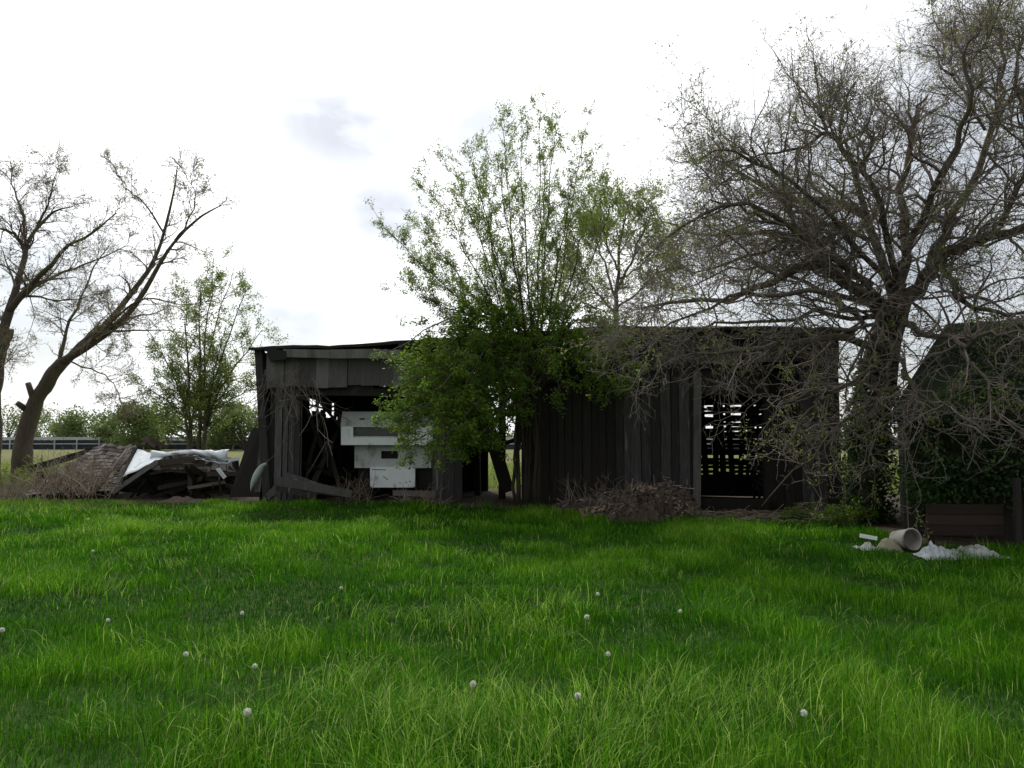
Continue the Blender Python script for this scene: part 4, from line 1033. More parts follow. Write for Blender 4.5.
# --- big bare tree on the right
TY = 15.0
t = at(868, 520, TY); rt = thing('bare_tree', (t.x, t.y, 0), 'huge spreading bare budding tree between the barn and the right shed', 'tree')
trunk = [([(866, 530, TY), (869, 500, TY), (874, 440, TY), (884, 370, TY), (898, 305, TY)], 0.31, 0.19),
         ([(862, 528, TY + .1), (858, 470, TY + 0.2), (862, 410, TY + .3), (876, 345, TY + .3), (884, 300, TY + .3)], 0.22, 0.12)]
limbs = [([(898, 310, TY), (922, 272, TY - .2), (952, 246, TY - .6), (1000, 226, TY - 1.2), (1062, 204, TY - 1.6)], 0.24, 0.09),
         ([(930, 265, TY - .3), (945, 225, TY), (962, 190, TY + .4), (985, 130, TY + .6), (1003, 108, TY + .6), (1040, 92, TY + .4)], 0.15, 0.05),
         ([(996, 112, TY + .6), (1008, 70, TY + .7), (1003, 20, TY + .8), (1010, -40, TY + .8)], 0.08, 0.02),
         ([(900, 305, TY), (905, 230, TY + .5), (903, 150, TY + .9), (914, 110, TY + 1), (925, 85, TY + 1.2)], 0.17, 0.03),
         ([(892, 320, TY), (850, 287, TY - .6), (815, 272, TY - 1), (780, 286, TY - 1.5), (722, 308, TY - 2.0), (655, 322, TY - 2.2)], 0.20, 0.03),
         ([(894, 300, TY), (862, 212, TY + .8), (818, 198, TY + 1.2), (785, 196, TY + 1.2), (758, 180, TY + 1.2), (728, 163, TY + 1.2), (705, 130, TY + 1.2)], 0.15, 0.02),
         ([(882, 260, TY + .6), (850, 160, TY + .2), (836, 139, TY), (800, 150, TY - .3), (752, 163, TY - .6)], 0.11, 0.02),
         ([(840, 142, TY), (829, 124, TY), (840, 110, TY), (838, 95, TY)], 0.06, 0.015),
         ([(900, 290, TY), (880, 200, TY - .8), (868, 150, TY - 1.1), (874, 125, TY - 1.1)], 0.11, 0.02),
         ([(886, 350, TY), (842, 338, TY - 1), (792, 345, TY - 1.8), (742, 352, TY - 2.3), (690, 350, TY - 2.6)], 0.13, 0.02),
         ([(880, 372, TY), (838, 385, TY - 1.1), (800, 420, TY - 1.8), (780, 470, TY - 2.2)], 0.07, 0.012),
         ([(876, 400, TY), (845, 420, TY - .8), (815, 455, TY - 1.3), (760, 498, TY - 1.8)], 0.06, 0.010),
         ([(884, 360, TY), (835, 395, TY - 1.3), (790, 405, TY - 2), (745, 400, TY - 2.4)], 0.07, 0.012),
         ([(900, 322, TY - .2), (935, 338, TY - 1.8), (965, 350, TY - 3.0), (1010, 348, TY - 3.6), (1050, 362, TY - 4)], 0.10, 0.02),
         ([(898, 345, TY - .2), (906, 375, TY - 1.2), (925, 395, TY - 2.8), (960, 415, TY - 3.6), (975, 440, TY - 4)], 0.06, 0.01),
         ([(902, 370, TY - 1), (910, 400, TY - 2.4), (912, 430, TY - 2.8), (911, 468, TY - 2.9)], 0.04, 0.008),
         ([(960, 350, TY - 2.8), (985, 390, TY - 3.8), (1000, 420, TY - 4.0), (1022, 440, TY - 4.2)], 0.04, 0.008),
         ([(905, 285, TY - .3), (882, 320, TY - 1.3), (852, 372, TY - 1.9), (836, 425, TY - 2.2)], 0.06, 0.010),
         ([(912, 288, TY - .3), (897, 350, TY - 1.4), (880, 412, TY - 2.0), (866, 462, TY - 2.2)], 0.05, 0.010),
         ([(902, 305, TY - .3), (862, 326, TY - 1.6), (800, 328, TY - 2.5), (735, 338, TY - 2.9)], 0.07, 0.012),
         ([(890, 318, TY), (830, 318, TY - .6), (760, 322, TY - 1.0), (700, 338, TY - 1.3), (650, 352, TY - 1.5)], 0.08, 0.012),
         ([(895, 312, TY), (845, 268, TY - 1.2), (790, 225, TY - 2.0), (735, 210, TY - 2.4), (680, 232, TY - 2.6), (640, 268, TY - 2.6)], 0.10, 0.012),
         ([(890, 318, TY), (820, 290, TY - 1.8), (755, 282, TY - 2.6), (690, 296, TY - 3.0), (640, 318, TY - 3.1)], 0.09, 0.012),
         ([(895, 290, TY), (850, 225, TY - 1.4), (795, 165, TY - 2.0), (745, 135, TY - 2.2), (705, 150, TY - 2.2)], 0.09, 0.012),
         ([(940, 262, TY - .4), (960, 300, TY - 1.4), (1000, 310, TY - 2.4), (1060, 300, TY - 3)], 0.09, 0.02),
         ([(905, 260, TY), (930, 190, TY - 1.2), (960, 120, TY - 1.8), (955, 60, TY - 2), (975, 10, TY - 2)], 0.11, 0.02),
         ([(872, 285, TY + .4), (820, 250, TY + 1), (760, 240, TY + 1.4), (700, 235, TY + 1.6), (665, 215, TY + 1.6)], 0.11, 0.02),
         ([(850, 287, TY - .6), (800, 235, TY - 1.2), (750, 220, TY - 1.6), (700, 210, TY - 1.8)], 0.09, 0.02),
         ([(1040, 92, TY + .4), (1060, 40, TY), (1040, -10, TY)], 0.06, 0.02),
         ([(890, 322, TY), (840, 302, TY + .4), (785, 262, TY + .6), (730, 252, TY + .5), (675, 270, TY + .3)], 0.09, 0.015),
         ([(868, 240, TY + .6), (820, 225, TY - .2), (775, 240, TY - .8), (715, 262, TY - 1.2), (662, 258, TY - 1.2)], 0.08, 0.015),
         ([(985, 130, TY + .6), (960, 80, TY + .2), (940, 60, TY), (930, 35, TY)], 0.05, 0.012),
         ([(1000, 226, TY - 1.2), (1030, 150, TY - 1.6), (1010, 80, TY - 1.8), (1030, 20, TY - 1.8)], 0.08, 0.02)]
TP, TR = explicit(trunk, 14)
TR[0, :3] *= np.array([1.35, 1.12, 1.03])
LP, LR = explicit(limbs, 14)
LR *= 0.63
LP[:, 2:] += np.cumsum(rng.normal(size=(len(LP), 12, 3)) * 0.04, axis=1)
rough_tube('trunk', TP, TR, M['bark_dark'], rt)
drp = [9, 10, 11, 12, 13, 14, 15, 16, 17, 18, 19, 20]; upr = [i for i in range(len(limbs)) if i not in drp]
b1, r1_ = spawn(LP[upr], LR[upr], 19, (25, 78), (0.8, 2.3), K=8, up=0.12, wob=0.24, rs=0.6, rmax=0.032, rmin=0.007, tmin=0.03, bend=0.02, droop=0.3)
b1d, r1d = spawn(LP[drp], LR[drp], 15, (20, 65), (0.6, 1.7), K=9, up=0.0, wob=0.26, rs=0.55, rmax=0.025, rmin=0.007, tmin=0.1, bend=-0.015)
merge_tubes('limbs', [(LP, LR, 9)], M['bark'], rt)
b2, r2_ = spawn(b1, r1_, 9, (25, 75), (0.45, 1.25), K=6, up=0.08, wob=0.22, rs=0.55, rmax=0.012, rmin=0.0045, tmin=0.05)
b3, r3_ = spawn(b2, r2_, 6, (25, 75), (0.18, 0.6), K=5, up=0.14, wob=0.2, rs=0.6, rmax=0.006, rmin=0.0031, tmin=0.05)
b4, r4_ = spawn(b3, r3_, 1, (30, 60), (0.08, 0.28), K=3, wob=0.2, rs=0.7, rmin=0.0024, tmin=0.2)
b2d, r2d = spawn(b1d, r1d, 5, (25, 70), (0.3, 0.9), K=6, up=0.05, wob=0.24, rs=0.55, rmax=0.012, rmin=0.005, tmin=0.1)
b3d, r3d = spawn(b2d, r2d, 2, (25, 65), (0.12, 0.45), K=4, up=0.08, wob=0.2, rs=0.6, rmin=0.0035, tmin=0.2)
merge_tubes('branches', [(b1, r1_, 5), (b2, r2_, 4), (b1d, r1d, 5), (b2d, r2d, 4)], M['twig'], rt)
merge_tubes('twigs', [(b3, r3_, 3), (b4, r4_, 3), (b3d, r3d, 3)], M['twig'], rt)
leaves('buds', np.concatenate([along(b3, 2, 0.3, 1.0, 0.01), along(b3d, 2, 0.3, 1.0, 0.02)]), 0.034, M['leaf_bud'], rt, aspect=0.5)
# clumps of first leaves
pk = np.concatenate([b2[rng.random(len(b2)) < 0.12], b2d[rng.random(len(b2d)) < 0.09]])
leaves('young_leaves', along(pk, 22, 0.1, 1.0, 0.05), 0.05, M['leaf_sparse'], rt)
# ivy climbing its trunk
C = []
for k in range(5200):
    i = random.randrange(2); f = random.random() ** 0.8 * 9; j = int(f); a = f - j
    p = TP[i, j] * (1 - a) + TP[i, j + 1] * a; r_ = TR[i, j]
    an = random.uniform(0, 2 * math.pi); C.append(p + np.array([math.cos(an), math.sin(an), 0]) * (r_ * 1.08 + random.uniform(0.01, 0.2) * random.random()))
o = leaves('ivy', np.array(C), 0.09, M['ivy'], None, drop=0.5); tag(o, 'dark ivy climbing the trunk of the huge bare tree', 'ivy')

# --- leafy multi stemmed tree in front of the barn
DY = 18.35
t = at(528, 505, DY); dt = thing('leafy_tree', (t.x, t.y, 0), 'multi stemmed young leafing tree rising in front of the barn', 'tree')
stems = []
tops = [(x_, y_ + 16, d_) for x_, y_, d_ in [(500, 100, .3), (540, 95, 0), (556, 100, .4), (586, 110, .5), (575, 150, -.4), (520, 120, -.5), (470, 135, -.3), (455, 150, .3), (440, 180, -.4), (480, 185, .6), (425, 215, -.2), (395, 220, .3), (600, 165, .3), (610, 200, -.3), (500, 160, -.8), (545, 140, .9), (410, 270, -.6), (430, 260, .5)]]
for k, (x, y, dY) in enumerate(tops):
    bx = (519, 528, 537)[k % 3] + random.uniform(-2.5, 2.5)
    stems.append(([(bx, 508, DY + dY * .1), (bx + (x - 528) * 0.05, 420, DY + dY * .2), (535 + (x - 535) * 0.28, 335, DY + dY * .5), (535 + (x - 535) * 0.66, 335 + (y - 335) * 0.5, DY + dY), (x, y, DY + dY * 1.4)], random.uniform(0.028, 0.045), 0.006))
SP, SR = explicit(stems, 16)
merge_tubes('trunk', [(SP, SR, 7)], M['bark_dark'], dt)
q1, s1_ = spawn(SP, SR, 26, (22, 55), (0.5, 1.7), K=6, up=0.22, wob=0.12, rs=0.5, rmax=0.013, rmin=0.005, tmin=0.48, bend=0.05, droop=0.3)
q2, s2_ = spawn(q1, s1_, 6, (25, 55), (0.15, 0.5), K=4, up=0.15, wob=0.12, rs=0.6, rmin=0.0035, tmin=0.15)
merge_tubes('branches', [(q1, s1_, 4), (q2, s2_, 3)], M['twig_dark'], dt)
leaves('sparse_leaves', np.concatenate([along(q2, 27, 0.05, 1.0, 0.035), along(SP[:, 10:], 200, 0.1, 1.0, 0.07)]), 0.043, M['leaf_sparse'], dt)
# leafy boughs hanging over the barn front
bough = []
targets = [(392, 352, -1.0), (398, 372, -1.4), (392, 402, -1.5), (385, 432, -1.8), (408, 445, -1.9), (430, 452, -1.9), (455, 452, -1.7), (425, 415, -1.6), (420, 360, -.8), (445, 345, -.7), (470, 340, -.6), (500, 338, -.9), (540, 345, -1.0), (580, 342, -.8), (610, 350, -.7),
           (612, 392, -1.1), (592, 380, -1.3), (480, 430, -1.3), (468, 400, -1.4), (440, 380, -1.3), (630, 375, -.9), (618, 352, -1.2), (600, 362, -1.3), (560, 392, -1.3), (508, 418, -1.0), (500, 402, -1.1), (515, 372, -1.2), (485, 440, -1.5), (392, 418, -1.9), (625, 330, -.5), (410, 395, -1.0), (455, 425, -2.0), (400, 385, -1.8), (415, 372, -1.2), (405, 420, -2.2), (440, 438, -2.2), (470, 445, -1.9), (450, 365, -1.4), (485, 362, -1.2), (430, 395, -2.0), (465, 385, -1.8)]
for x, y, dY in targets:
    s = random.uniform(0.35, 0.6)
    bough.append(([(528 + random.uniform(-8, 8), 420 - 60 * random.random(), DY), (528 + (x - 528) * 0.5, y - 22 - random.uniform(0, 20), DY + dY * .6), (x, y, DY + dY)], 0.035, 0.008))
HP, HR = explicit(bough, 10)
h1, hr1 = spawn(HP, HR, 15, (30, 75), (0.45, 1.05), K=6, up=-0.02, wob=0.12, rs=0.5, rmax=0.012, rmin=0.005, tmin=0.35, bend=-0.02)
h2, hr2 = spawn(h1, hr1, 5, (30, 60), (0.15, 0.4), K=4, wob=0.1, rs=0.6, rmin=0.0035, tmin=0.2)
merge_tubes('boughs', [(HP, HR, 5), (h1, hr1, 4), (h2, hr2, 3)], M['twig_dark'], dt)
leaves('dense_leaves', np.concatenate([along(h2, 14, 0.1, 1.0, 0.04), along(h1, 8, 0.3, 1.0, 0.06)]), 0.066, M['leaf'], dt, flat=0.45, drop=0.15)

# --- tree behind the barn
EY = 26.5
t = at(617, 445, EY); et = thing('budding_tree', (t.x, t.y, 0), 'slim yellowish budding tree standing behind the barn ridge', 'tree')
EP, ER = explicit([([(617, 470, EY), (617, 380, EY), (616, 320, EY), (617, 280, EY), (622, 235, EY), (628, 200, EY)], 0.13, 0.012), ([(616, 300, EY), (600, 250, EY + .3), (592, 218, EY + .4)], 0.045, 0.01), ([(617, 290, EY), (640, 240, EY - .4), (650, 205, EY - .5)], 0.05, 0.01), ([(616, 310, EY), (645, 285, EY - .5), (668, 260, EY - .8)], 0.045, 0.01), ([(616, 315, EY), (590, 285, EY - .5), (572, 270, EY - .8)], 0.04, 0.01), ([(617, 270, EY), (605, 235, EY - .8), (610, 205, EY - 1)], 0.04, 0.01), ([(617, 280, EY), (645, 262, EY + .8), (672, 235, EY + 1)], 0.04, 0.01)], 12)
merge_tubes('trunk', [(EP, ER, 8)], M['bark'], et)
e1, er1 = spawn(EP, ER, 20, (25, 65), (0.7, 2.0), K=6, up=0.15, wob=0.16, rs=0.5, rmax=0.03, rmin=0.007, tmin=0.3)
e2, er2 = spawn(e1, er1, 8, (25, 60), (0.3, 0.9), K=5, up=0.1, wob=0.16, rs=0.6, rmax=0.012, rmin=0.005, tmin=0.2)
e3, er3 = spawn(e2, er2, 4, (25, 60), (0.15, 0.35), K=3, rs=0.6, rmin=0.004)
merge_tubes('branches', [(e1, er1, 4), (e2, er2, 3), (e3, er3, 3)], M['twig_dark'], et)
leaves('leaves', along(e2, 16, 0.1, 1.0, 0.06), 0.08, M['leaf_sparse'], et, tint=rng.uniform(0.4, 1.0, len(e2) * 16))

# --- trees on the left
def left_tree(name, Y, limbs_, label, n1, n2, n3, Lf, leafn, seed_leaf=0.05):
    b = limbs_[0][0][0]; t_ = at(b[0], b[1], Y); root = thing(name, (t_.x, t_.y, 0), label, 'tree')
    P_, R_ = explicit([([(x, y, Y + d_) for x, y, d_ in pts], a, b_) for pts, a, b_ in limbs_], 12)
    R_[1:] *= 0.72; R_[1:] *= np.linspace(1, 0.75, 12)[None, :]
    rough_tube('trunk', P_, R_, M['bark'], root, 14, 30)
    a1, ar1 = spawn(P_[1:], R_[1:], n1, (25, 65), (1.3 * Lf, 3.6 * Lf), K=7, up=0.16, wob=0.2, rs=0.5, rmax=0.05, rmin=0.012, tmin=0.08, droop=0.5)
    a2, ar2 = spawn(a1, ar1, n2, (25, 60), (0.6 * Lf, 1.7 * Lf), K=6, up=0.1, wob=0.2, rs=0.55, rmax=0.02, rmin=0.0075, tmin=0.08)
    a3, ar3 = spawn(a2, ar2, n3, (25, 60), (0.3 * Lf, 0.8 * Lf), K=4, up=0.08, wob=0.18, rs=0.6, rmax=0.010, rmin=0.0045, tmin=0.1)
    merge_tubes('branches', [(a1, ar1, 5), (a2, ar2, 4)], M['twig'], root)
    merge_tubes('twigs', [(a3, ar3, 3)], M['twig'], root)
    leaves('buds', along(a3, leafn, 0.3, 1.0, 0.02), 0.055, M['leaf_bud'], root)
    return root, P_, R_
LY = 32.0
lt, lp, lr = left_tree('leaning_tree', LY, [
    ([(20, 478, 0), (24, 450, 0), (30, 415, 0), (45, 385, 0), (62, 362, 0)], 0.39, 0.23),
    ([(55, 372, 0), (80, 347, .3), (112, 318, .6), (140, 280, .8), (162, 240, 1), (172, 200, 1.2), (178, 165, 1.2)], 0.26, 0.04),
    ([(62, 362, 0), (100, 340, -.5), (130, 313, -.8), (152, 278, -1), (175, 240, -1.2), (205, 215, -1.4), (222, 205, -1.5)], 0.24, 0.03),
    ([(52, 372, 0), (62, 350, .6), (68, 325, .9), (80, 300, 1), (92, 270, 1.4), (110, 245, 1.8)], 0.13, 0.03),
    ([(78, 345, 0), (110, 333, -1), (150, 330, -2), (190, 333, -2.6)], 0.08, 0.02),
    ([(165, 235, 1), (145, 205, 1.2), (128, 190, 1.6), (112, 170, 1.8)], 0.06, 0.015),
    ([(175, 240, -1.2), (195, 205, -1.6), (190, 175, -1.8)], 0.05, 0.015),
    ([(66, 360, 0), (95, 372, -1.2), (115, 385, -1.8), (120, 400, -2)], 0.05, 0.012),
    ([(88, 345, -.4), (140, 300, -2), (180, 305, -3), (215, 300, -3.4)], 0.07, 0.015)],
    'bare tree leaning right with thick forked trunk beyond the collapsed shed', 12, 8, 6, 0.66, 3)
mb = MB(); mb.tube([at(36, 405, LY), at(31, 392, LY - .2), at(28, 383, LY - .2)], [0.15, 0.12, 0.11], 8); mb.tube([at(27, 410, LY), at(20, 405, LY - .3), at(17, 403, LY - .4)], [0.13, 0.12, 0.1], 8)
mb.build('broken_stub', M['bark'], lt, smooth=True)
AY = 30.0
left_tree('spreading_tree', AY, [
    ([(-14, 482, 0), (-12, 420, 0), (-8, 370, 0), (-2, 345, 0), (4, 330, 0)], 0.46, 0.33),
    ([(0, 340, 0), (10, 310, 0), (18, 285, .2), (26, 250, .5), (35, 230, .8), (55, 212, 1), (75, 205, 1.2)], 0.26, 0.03),
    ([(10, 310, 0), (25, 292, -.4), (45, 270, -.8), (65, 248, -1.2), (95, 232, -1.6), (118, 215, -1.8)], 0.2, 0.03),
    ([(18, 300, 0), (40, 283, .6), (70, 270, 1), (100, 258, 1.4), (128, 245, 1.8)], 0.12, 0.02),
    ([(26, 255, .5), (15, 235, .2), (0, 228, 0), (-20, 220, -.4)], 0.12, 0.03),
    ([(26, 245, .5), (22, 210, .6), (12, 180, .8), (10, 155, 1)], 0.08, 0.015),
    ([(38, 228, .8), (50, 195, .6), (58, 165, .4)], 0.07, 0.015),
    ([(-2, 345, 0), (-20, 300, -.5), (-50, 250, -1), (-70, 200, -1)], 0.2, 0.04),
    ([(20, 295, 0), (60, 300, -1.2), (95, 296, -1.8)], 0.07, 0.015),
    ([(-8, 380, 0), (0, 360, -1), (6, 345, -1.5)], 0.06, 0.02)],
    'tall spreading bare tree at the left edge with its trunk half out of view', 12, 8, 6, 0.66, 3)
# --- small leafy tree beside the barn
CY = 27.0
t = at(195, 470, CY); ctree = thing('small_tree', (t.x, t.y, 0), 'small multi stemmed green leafing tree just left of the barn', 'tree')
st_ = []
for bx, x, y, dY in ((190, 185, 300, 0), (200, 215, 258, .3), (204, 245, 290, -.3), (190, 160, 350, .4), (200, 200, 280, -.5), (204, 262, 330, .3), (190, 235, 268, .6), (205, 225, 330, -.6), (189, 150, 390, 0), (204, 262, 380, .2)):
    st_.append(([(bx, 480, CY), (bx + (x - bx) * .06, 420, CY + dY * .3), (bx + (x - bx) * 0.45, 420 + (y - 420) * 0.5, CY + dY * .7), (x, y, CY + dY)], random.uniform(0.045, 0.065), 0.010))
CP, CR = explicit(st_, 14)
merge_tubes('trunk', [(CP, CR, 7)], M['bark'], ctree)
c1, cr1 = spawn(CP, CR, 24, (25, 65), (0.7, 1.9), K=6, up=0.1, wob=0.13, rs=0.5, rmax=0.02, rmin=0.006, tmin=0.25)
c2, cr2 = spawn(c1, cr1, 7, (25, 60), (0.25, 0.7), K=4, up=0.05, wob=0.13, rs=0.6, rmin=0.005, tmin=0.2)
merge_tubes('branches', [(c1, cr1, 4), (c2, cr2, 3)], M['twig_dark'], ctree)
leaves('leaves', along(c2, 24, 0.05, 1.0, 0.06), 0.062, M['leaf_sparse'], ctree, flat=0.2)

# --- hedge trees and bushes far behind
def crown_tree(name, px, top, base, Y, wpx, label, group, mat, n=2600, size=0.28):
    b = at(px, 440, Y); z0 = gz(b.x, b.y); zt = at(px, top, Y).z; w = wpx / 800 * Y
    root = thing(name, (b.x, b.y, z0), label, 'tree', group)
    C = []; lob = [(random.uniform(-.36, .36) * w, random.uniform(-.3, .3) * w, random.uniform(0.2, 0.8), random.uniform(0.14, 0.26) * w) for _ in range(9)]
    H = zt - z0; path = []
    for lx, ly, lz, lr_ in lob:
        path.append(([Vector((b.x, b.y, z0 - .1)), Vector((b.x + lx * .4, b.y + ly * .4, z0 + H * lz * .5)), Vector((b.x + lx, b.y + ly, z0 + H * lz))]))
        m = n // 9; dirs = norm(rng.normal(size=(m, 3))); rr = lr_ * rng.random(m) ** 0.45 * rng.uniform(0.75, 1.2, m)
        C.append(np.array([b.x + lx, b.y + ly, z0 + H * lz]) + dirs * rr[:, None] * np.array([1, 1, min(1.0, 0.36 * H / (0.22 * w))]))
    C = np.concatenate(C); C = C[(C[:, 2] > z0 + 0.1)]
    P_ = np.stack([smooth_path(p, 7) for p in path]); merge_tubes('trunk', [(P_, np.tile(np.linspace(0.12, 0.03, 7), (9, 1)), 5)], M['bark'], root)
    leaves('crown', C, size, mat, root)
    return root
HG = 'hedge trees along the far side of the field'
far = [(5, 404, 90, 66, 'rounded pale green hedge tree seen left of the leaning trunk'), (62, 424, 95, 50, 'low faded hedge tree just right of the leaning trunk'), (92, 412, 74, 52, 'green hedge tree behind the left end of the shingle roof'),
       (128, 414, 72, 50, 'bushy hedge tree behind the flat pale sheet'), (160, 405, 66, 60, 'darker full hedge tree left of the small leafing tree'), (205, 412, 70, 70, 'wide hedge tree behind the stems of the small leafing tree'), (246, 405, 68, 60, 'yellow green hedge tree close to the barn corner'), (-45, 410, 85, 70, 'hedge tree outside the left edge')]
for x, top, Y, w, lab in far[:-1]: crown_tree('hedge_tree', x, top - 3, 445, Y, w * 1.5, lab, HG, M['leaf_far'], n=5400, size=0.24)
for x, top, Y, w, lab in ((320, 428, 110, 80, 'distant hedge tree seen through the torn back wall of the bay'), (508, 430, 110, 60, 'distant hedge tree seen through the gap behind the leafy boughs'), (735, 430, 105, 80, 'distant hedge tree seen through the crib slats'), (846, 431, 100, 60, 'distant hedge tree seen right of the barn end')):
    crown_tree('hedge_tree', x, top, 445, Y, w, lab, HG, M['leaf_far'], n=1500, size=0.4)
def bush(name, px, Y, w, h, n, mat, label, size=0.07, stemmat=None):
    b = at(px, 440, Y); z0 = gz(b.x, b.y); root = thing(name, (b.x, b.y, z0), label, 'bush')
    m = max(14, n // 40); base = np.tile(np.array([b.x, b.y, z0]), (m, 1)) + rng.normal(size=(m, 3)) * np.array([w * .22, w * .15, 0])
    P_ = np.zeros((m, 6, 3)); P_[:, 0] = base; d_ = norm(np.stack([rng.normal(0, .45, m), rng.normal(0, .4, m), np.ones(m)], -1))
    L = rng.uniform(0.5, 1.1, m) * h
    for k in range(1, 6): d_ = norm(d_ + rng.normal(size=(m, 3)) * .15); P_[:, k] = P_[:, k - 1] + d_ * (L / 5)[:, None]
    R_ = np.tile(np.linspace(0.012, 0.004, 6), (m, 1))
    k1, kr1 = spawn(P_, R_, 4, (25, 60), (0.2 * h, 0.45 * h), K=4, rs=.6, rmin=.004)
    merge_tubes('stems', [(P_, R_, 4), (k1, kr1, 3)], stemmat or M['twig'], root)
    leaves('leaves', np.concatenate([along(k1, max(2, n // (m * 4)), 0.1, 1, 0.04)]), size, mat, root)
bush('wild_bush', 20, 24.5, 1.6, 0.9, 900, M['leaf_lime'], 'loose yellow green bush at the foot of the leaning tree')
bush('wild_bush', 58, 27.0, 1.2, 1.1, 600, M['leaf_lime'], 'small lime bush poking above the shingle roof')
bush('wild_bush', -12, 22.5, 2.2, 0.9, 900, M['leaf_lime'], 'scrubby yellow green bush at the left edge of the lawn')
bush('wild_bush', 846, 19.5, 1.0, 1.0, 700, M['leaf_lime'], 'bright lime bush in the gap between barn and tree trunk')
bush('wild_bush', 522, 25.8, 1.2, 0.8, 300, M['leaf_lime'], 'yellowish weeds seen through the open bay behind the barn')
bush('wild_bush', 848, 14.6, 0.9, 0.45, 900, M['leaf'], 'green leafy weeds around the foot of the big trunk', size=0.06)
bush('wild_bush', 800, 16.2, 0.9, 0.3, 500, M['leaf'], 'low weeds before the right end of the barn', size=0.05)
# ivy and brambles over the right shed
def cover(name, pts_fn, n, size, mat, label):
    C = np.array([tuple(SHED_M @ Vector(pts_fn())) for _ in range(n)]); C += rng.normal(size=C.shape) * 0.05
    tag(leaves(name, C, size, mat, None, drop=0.35), label, 'ivy')
cl = [(random.uniform(6.2, 10.2), random.uniform(0.5, 1.95), random.uniform(.15, .45)) for _ in range(34)]
def wall_pt():
    x, z, r_ = random.choice(cl); return (x + random.gauss(0, r_), SY - 0.18 - abs(random.gauss(0, .16)), max(0.1, z + random.gauss(0, r_ * .6)))
cover('wall_ivy', wall_pt, 8200, 0.085, M['ivy'], 'dark ivy clumps hanging over the front wall of the shed')
cr_ = [(random.uniform(7.2, 10.2), random.random() ** 2, random.uniform(.15, .4)) for _ in range(44)]
def roof_pt():
    x, s, r_ = random.choice(cr_); x += random.gauss(0, r_); s = min(1, max(-0.02, s + random.gauss(0, .12)))
    return (x, SY - .25 + 2.25 * s, ez + (rz_ - ez) * s + 0.08 + abs(random.gauss(0, .06)))
cover('roof_ivy', roof_pt, 6500, 0.085, M['ivy'], 'green creeper spreading over the mossy roof of the shed')
# dry vines on the left barn corner
n = 46; base = np.array([tuple(bp(random.uniform(262, 320), random.uniform(362, 392), -0.18)) for _ in range(n)])
P_ = np.zeros((n, 7, 3)); P_[:, 0] = base; d_ = norm(np.stack([rng.normal(0, .5, n), rng.normal(-.1, .15, n), -np.ones(n)], -1)); L = rng.uniform(.4, 2.2, n)
for k in range(1, 7): d_ = norm(d_ + rng.normal(size=(n, 3)) * np.array([.4, .1, .3])); P_[:, k] = P_[:, k - 1] + d_ * (L / 6)[:, None]
R_ = np.full((n, 7), 0.007); v1, vr1 = spawn(P_, R_, 4, (25, 70), (.15, .5), K=4, rs=.7, rmin=.004)
tag(merge_tubes('dry_vine', [(P_, R_, 4), (v1, vr1, 3)], M['twig'], None), 'dry leafless vine hanging over the left corner of the barn', 'vine')

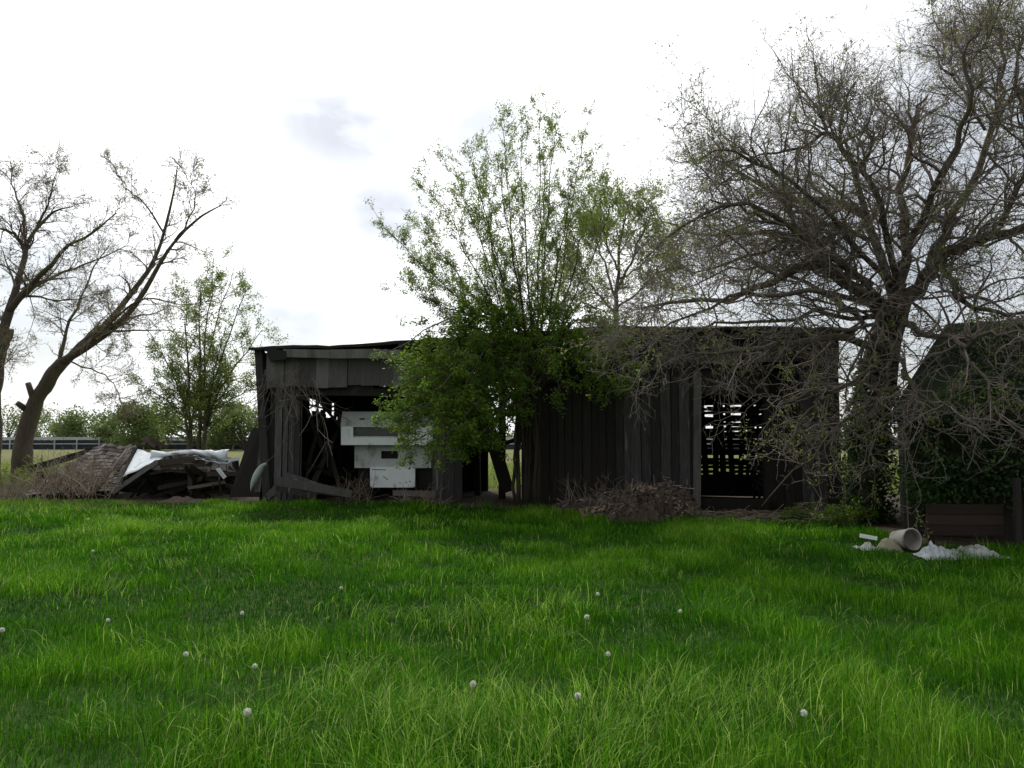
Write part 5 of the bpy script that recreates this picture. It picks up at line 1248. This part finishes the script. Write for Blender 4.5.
# ------------------------------------------------------------------ far barrier beyond the field
FY = 72.0
fz = gz(0, FY)
fb = thing('roadside_barrier', (0, FY, fz), 'long low pale railed barrier with dark screen across the far field', 'barrier')
mb = MB(); mb.box((0, FY, fz + 0.98), (170, 0, 0), (0, 0.14, 0), (0, 0, 0.26)); mb.build('top_rail', M['rail'], fb)
mb = MB(); mb.box((0, FY, fz + 0.50), (170, 0, 0), (0, 0.1, 0), (0, 0, 0.08)); mb.build('middle_rail', M['rail'], fb)
mb = MB(); mb.box((0, FY + 0.3, fz + 0.42), (170, 0, 0), (0, 0.05, 0), (0, 0, 0.84)); mb.build('screen', M['mesh_dark'], fb)
me0 = None
for k in range(80):
    x = -79 + k * 2.0
    if me0 is None:
        mb = MB(); mb.box((x, FY - 0.1, fz + 0.42), (0.09, 0, 0), (0, 0.09, 0), (0, 0, 0.86)); p0 = mb.build('post', M['rail'], fb); me0 = p0
    else:
        p = me0.copy(); p.location = (2.0 * k, 0, 0); COL.objects.link(p); p.parent = fb

# ------------------------------------------------------------------ dandelion clocks
dpos = [(108, 620), (186, 654), (255, 666), (247, 712), (473, 684), (578, 696), (608, 654), (804, 713), (587, 617), (598, 594), (680, 611), (2, 630), (88, 519), (233, 516), (242, 613), (93, 551), (341, 588)]
def dandelion(px, py):
    h = random.uniform(0.20, 0.27)
    d = pix_dir(px, py)
    k = (h - CAM_Z) / d.z
    for _ in range(4):
        p = Vector((0, 0, CAM_Z)) + d * k; k = (h + gz(p.x, p.y) - CAM_Z) / d.z
    return Vector((0, 0, CAM_Z)) + d * k, h
proto = None
for px, py in dpos:
    p, h = dandelion(px, py)
    if proto is None:
        root = thing('dandelion', (0, 0, 0), 'white dandelion seed head standing above the lawn grass', 'dandelion', 'dandelion clocks scattered in the lawn')
        mb = MB(); mb.tube([(0, 0, 0), (0.01, 0, 0.12), (0, 0, 0.25)], [0.004, 0.0035, 0.003], 6); sm = mb.build('stem', M['stem'], root)
        n = 150; d_ = norm(rng.normal(size=(n, 3))); V, Q = leaf_quads(d_ * rng.uniform(0.012, 0.0175, n)[:, None] + np.array([0, 0, 0.25]), 0.007)
        ctr = np.array([0, 0, 0.25]); seg = np.stack([np.tile(ctr, (n, 1)), ctr + d_ * 0.020], 1)
        v2, q2, _ = tubes(seg, np.full((n, 2), 0.0006), 3)
        sh = make_mesh('seed_head', np.concatenate([V, v2]), [Q, q2 + len(V)], M['dandelion'], root, np.full(len(V) + len(v2), .5))
        proto = root; kids = (sm, sh); r = root
    else:
        r = proto.copy(); COL.objects.link(r)
        for ch in kids:
            c_ = ch.copy(); COL.objects.link(c_); c_.parent = r
    s = random.uniform(0.7, 1.1)
    r.scale = (s, s, s)
    r.location = (p.x, p.y, p.z - 0.25 * s)
    r.rotation_euler = (0, 0, random.uniform(0, 6.28))
print('blades', n_blades, 'buds', len(C))
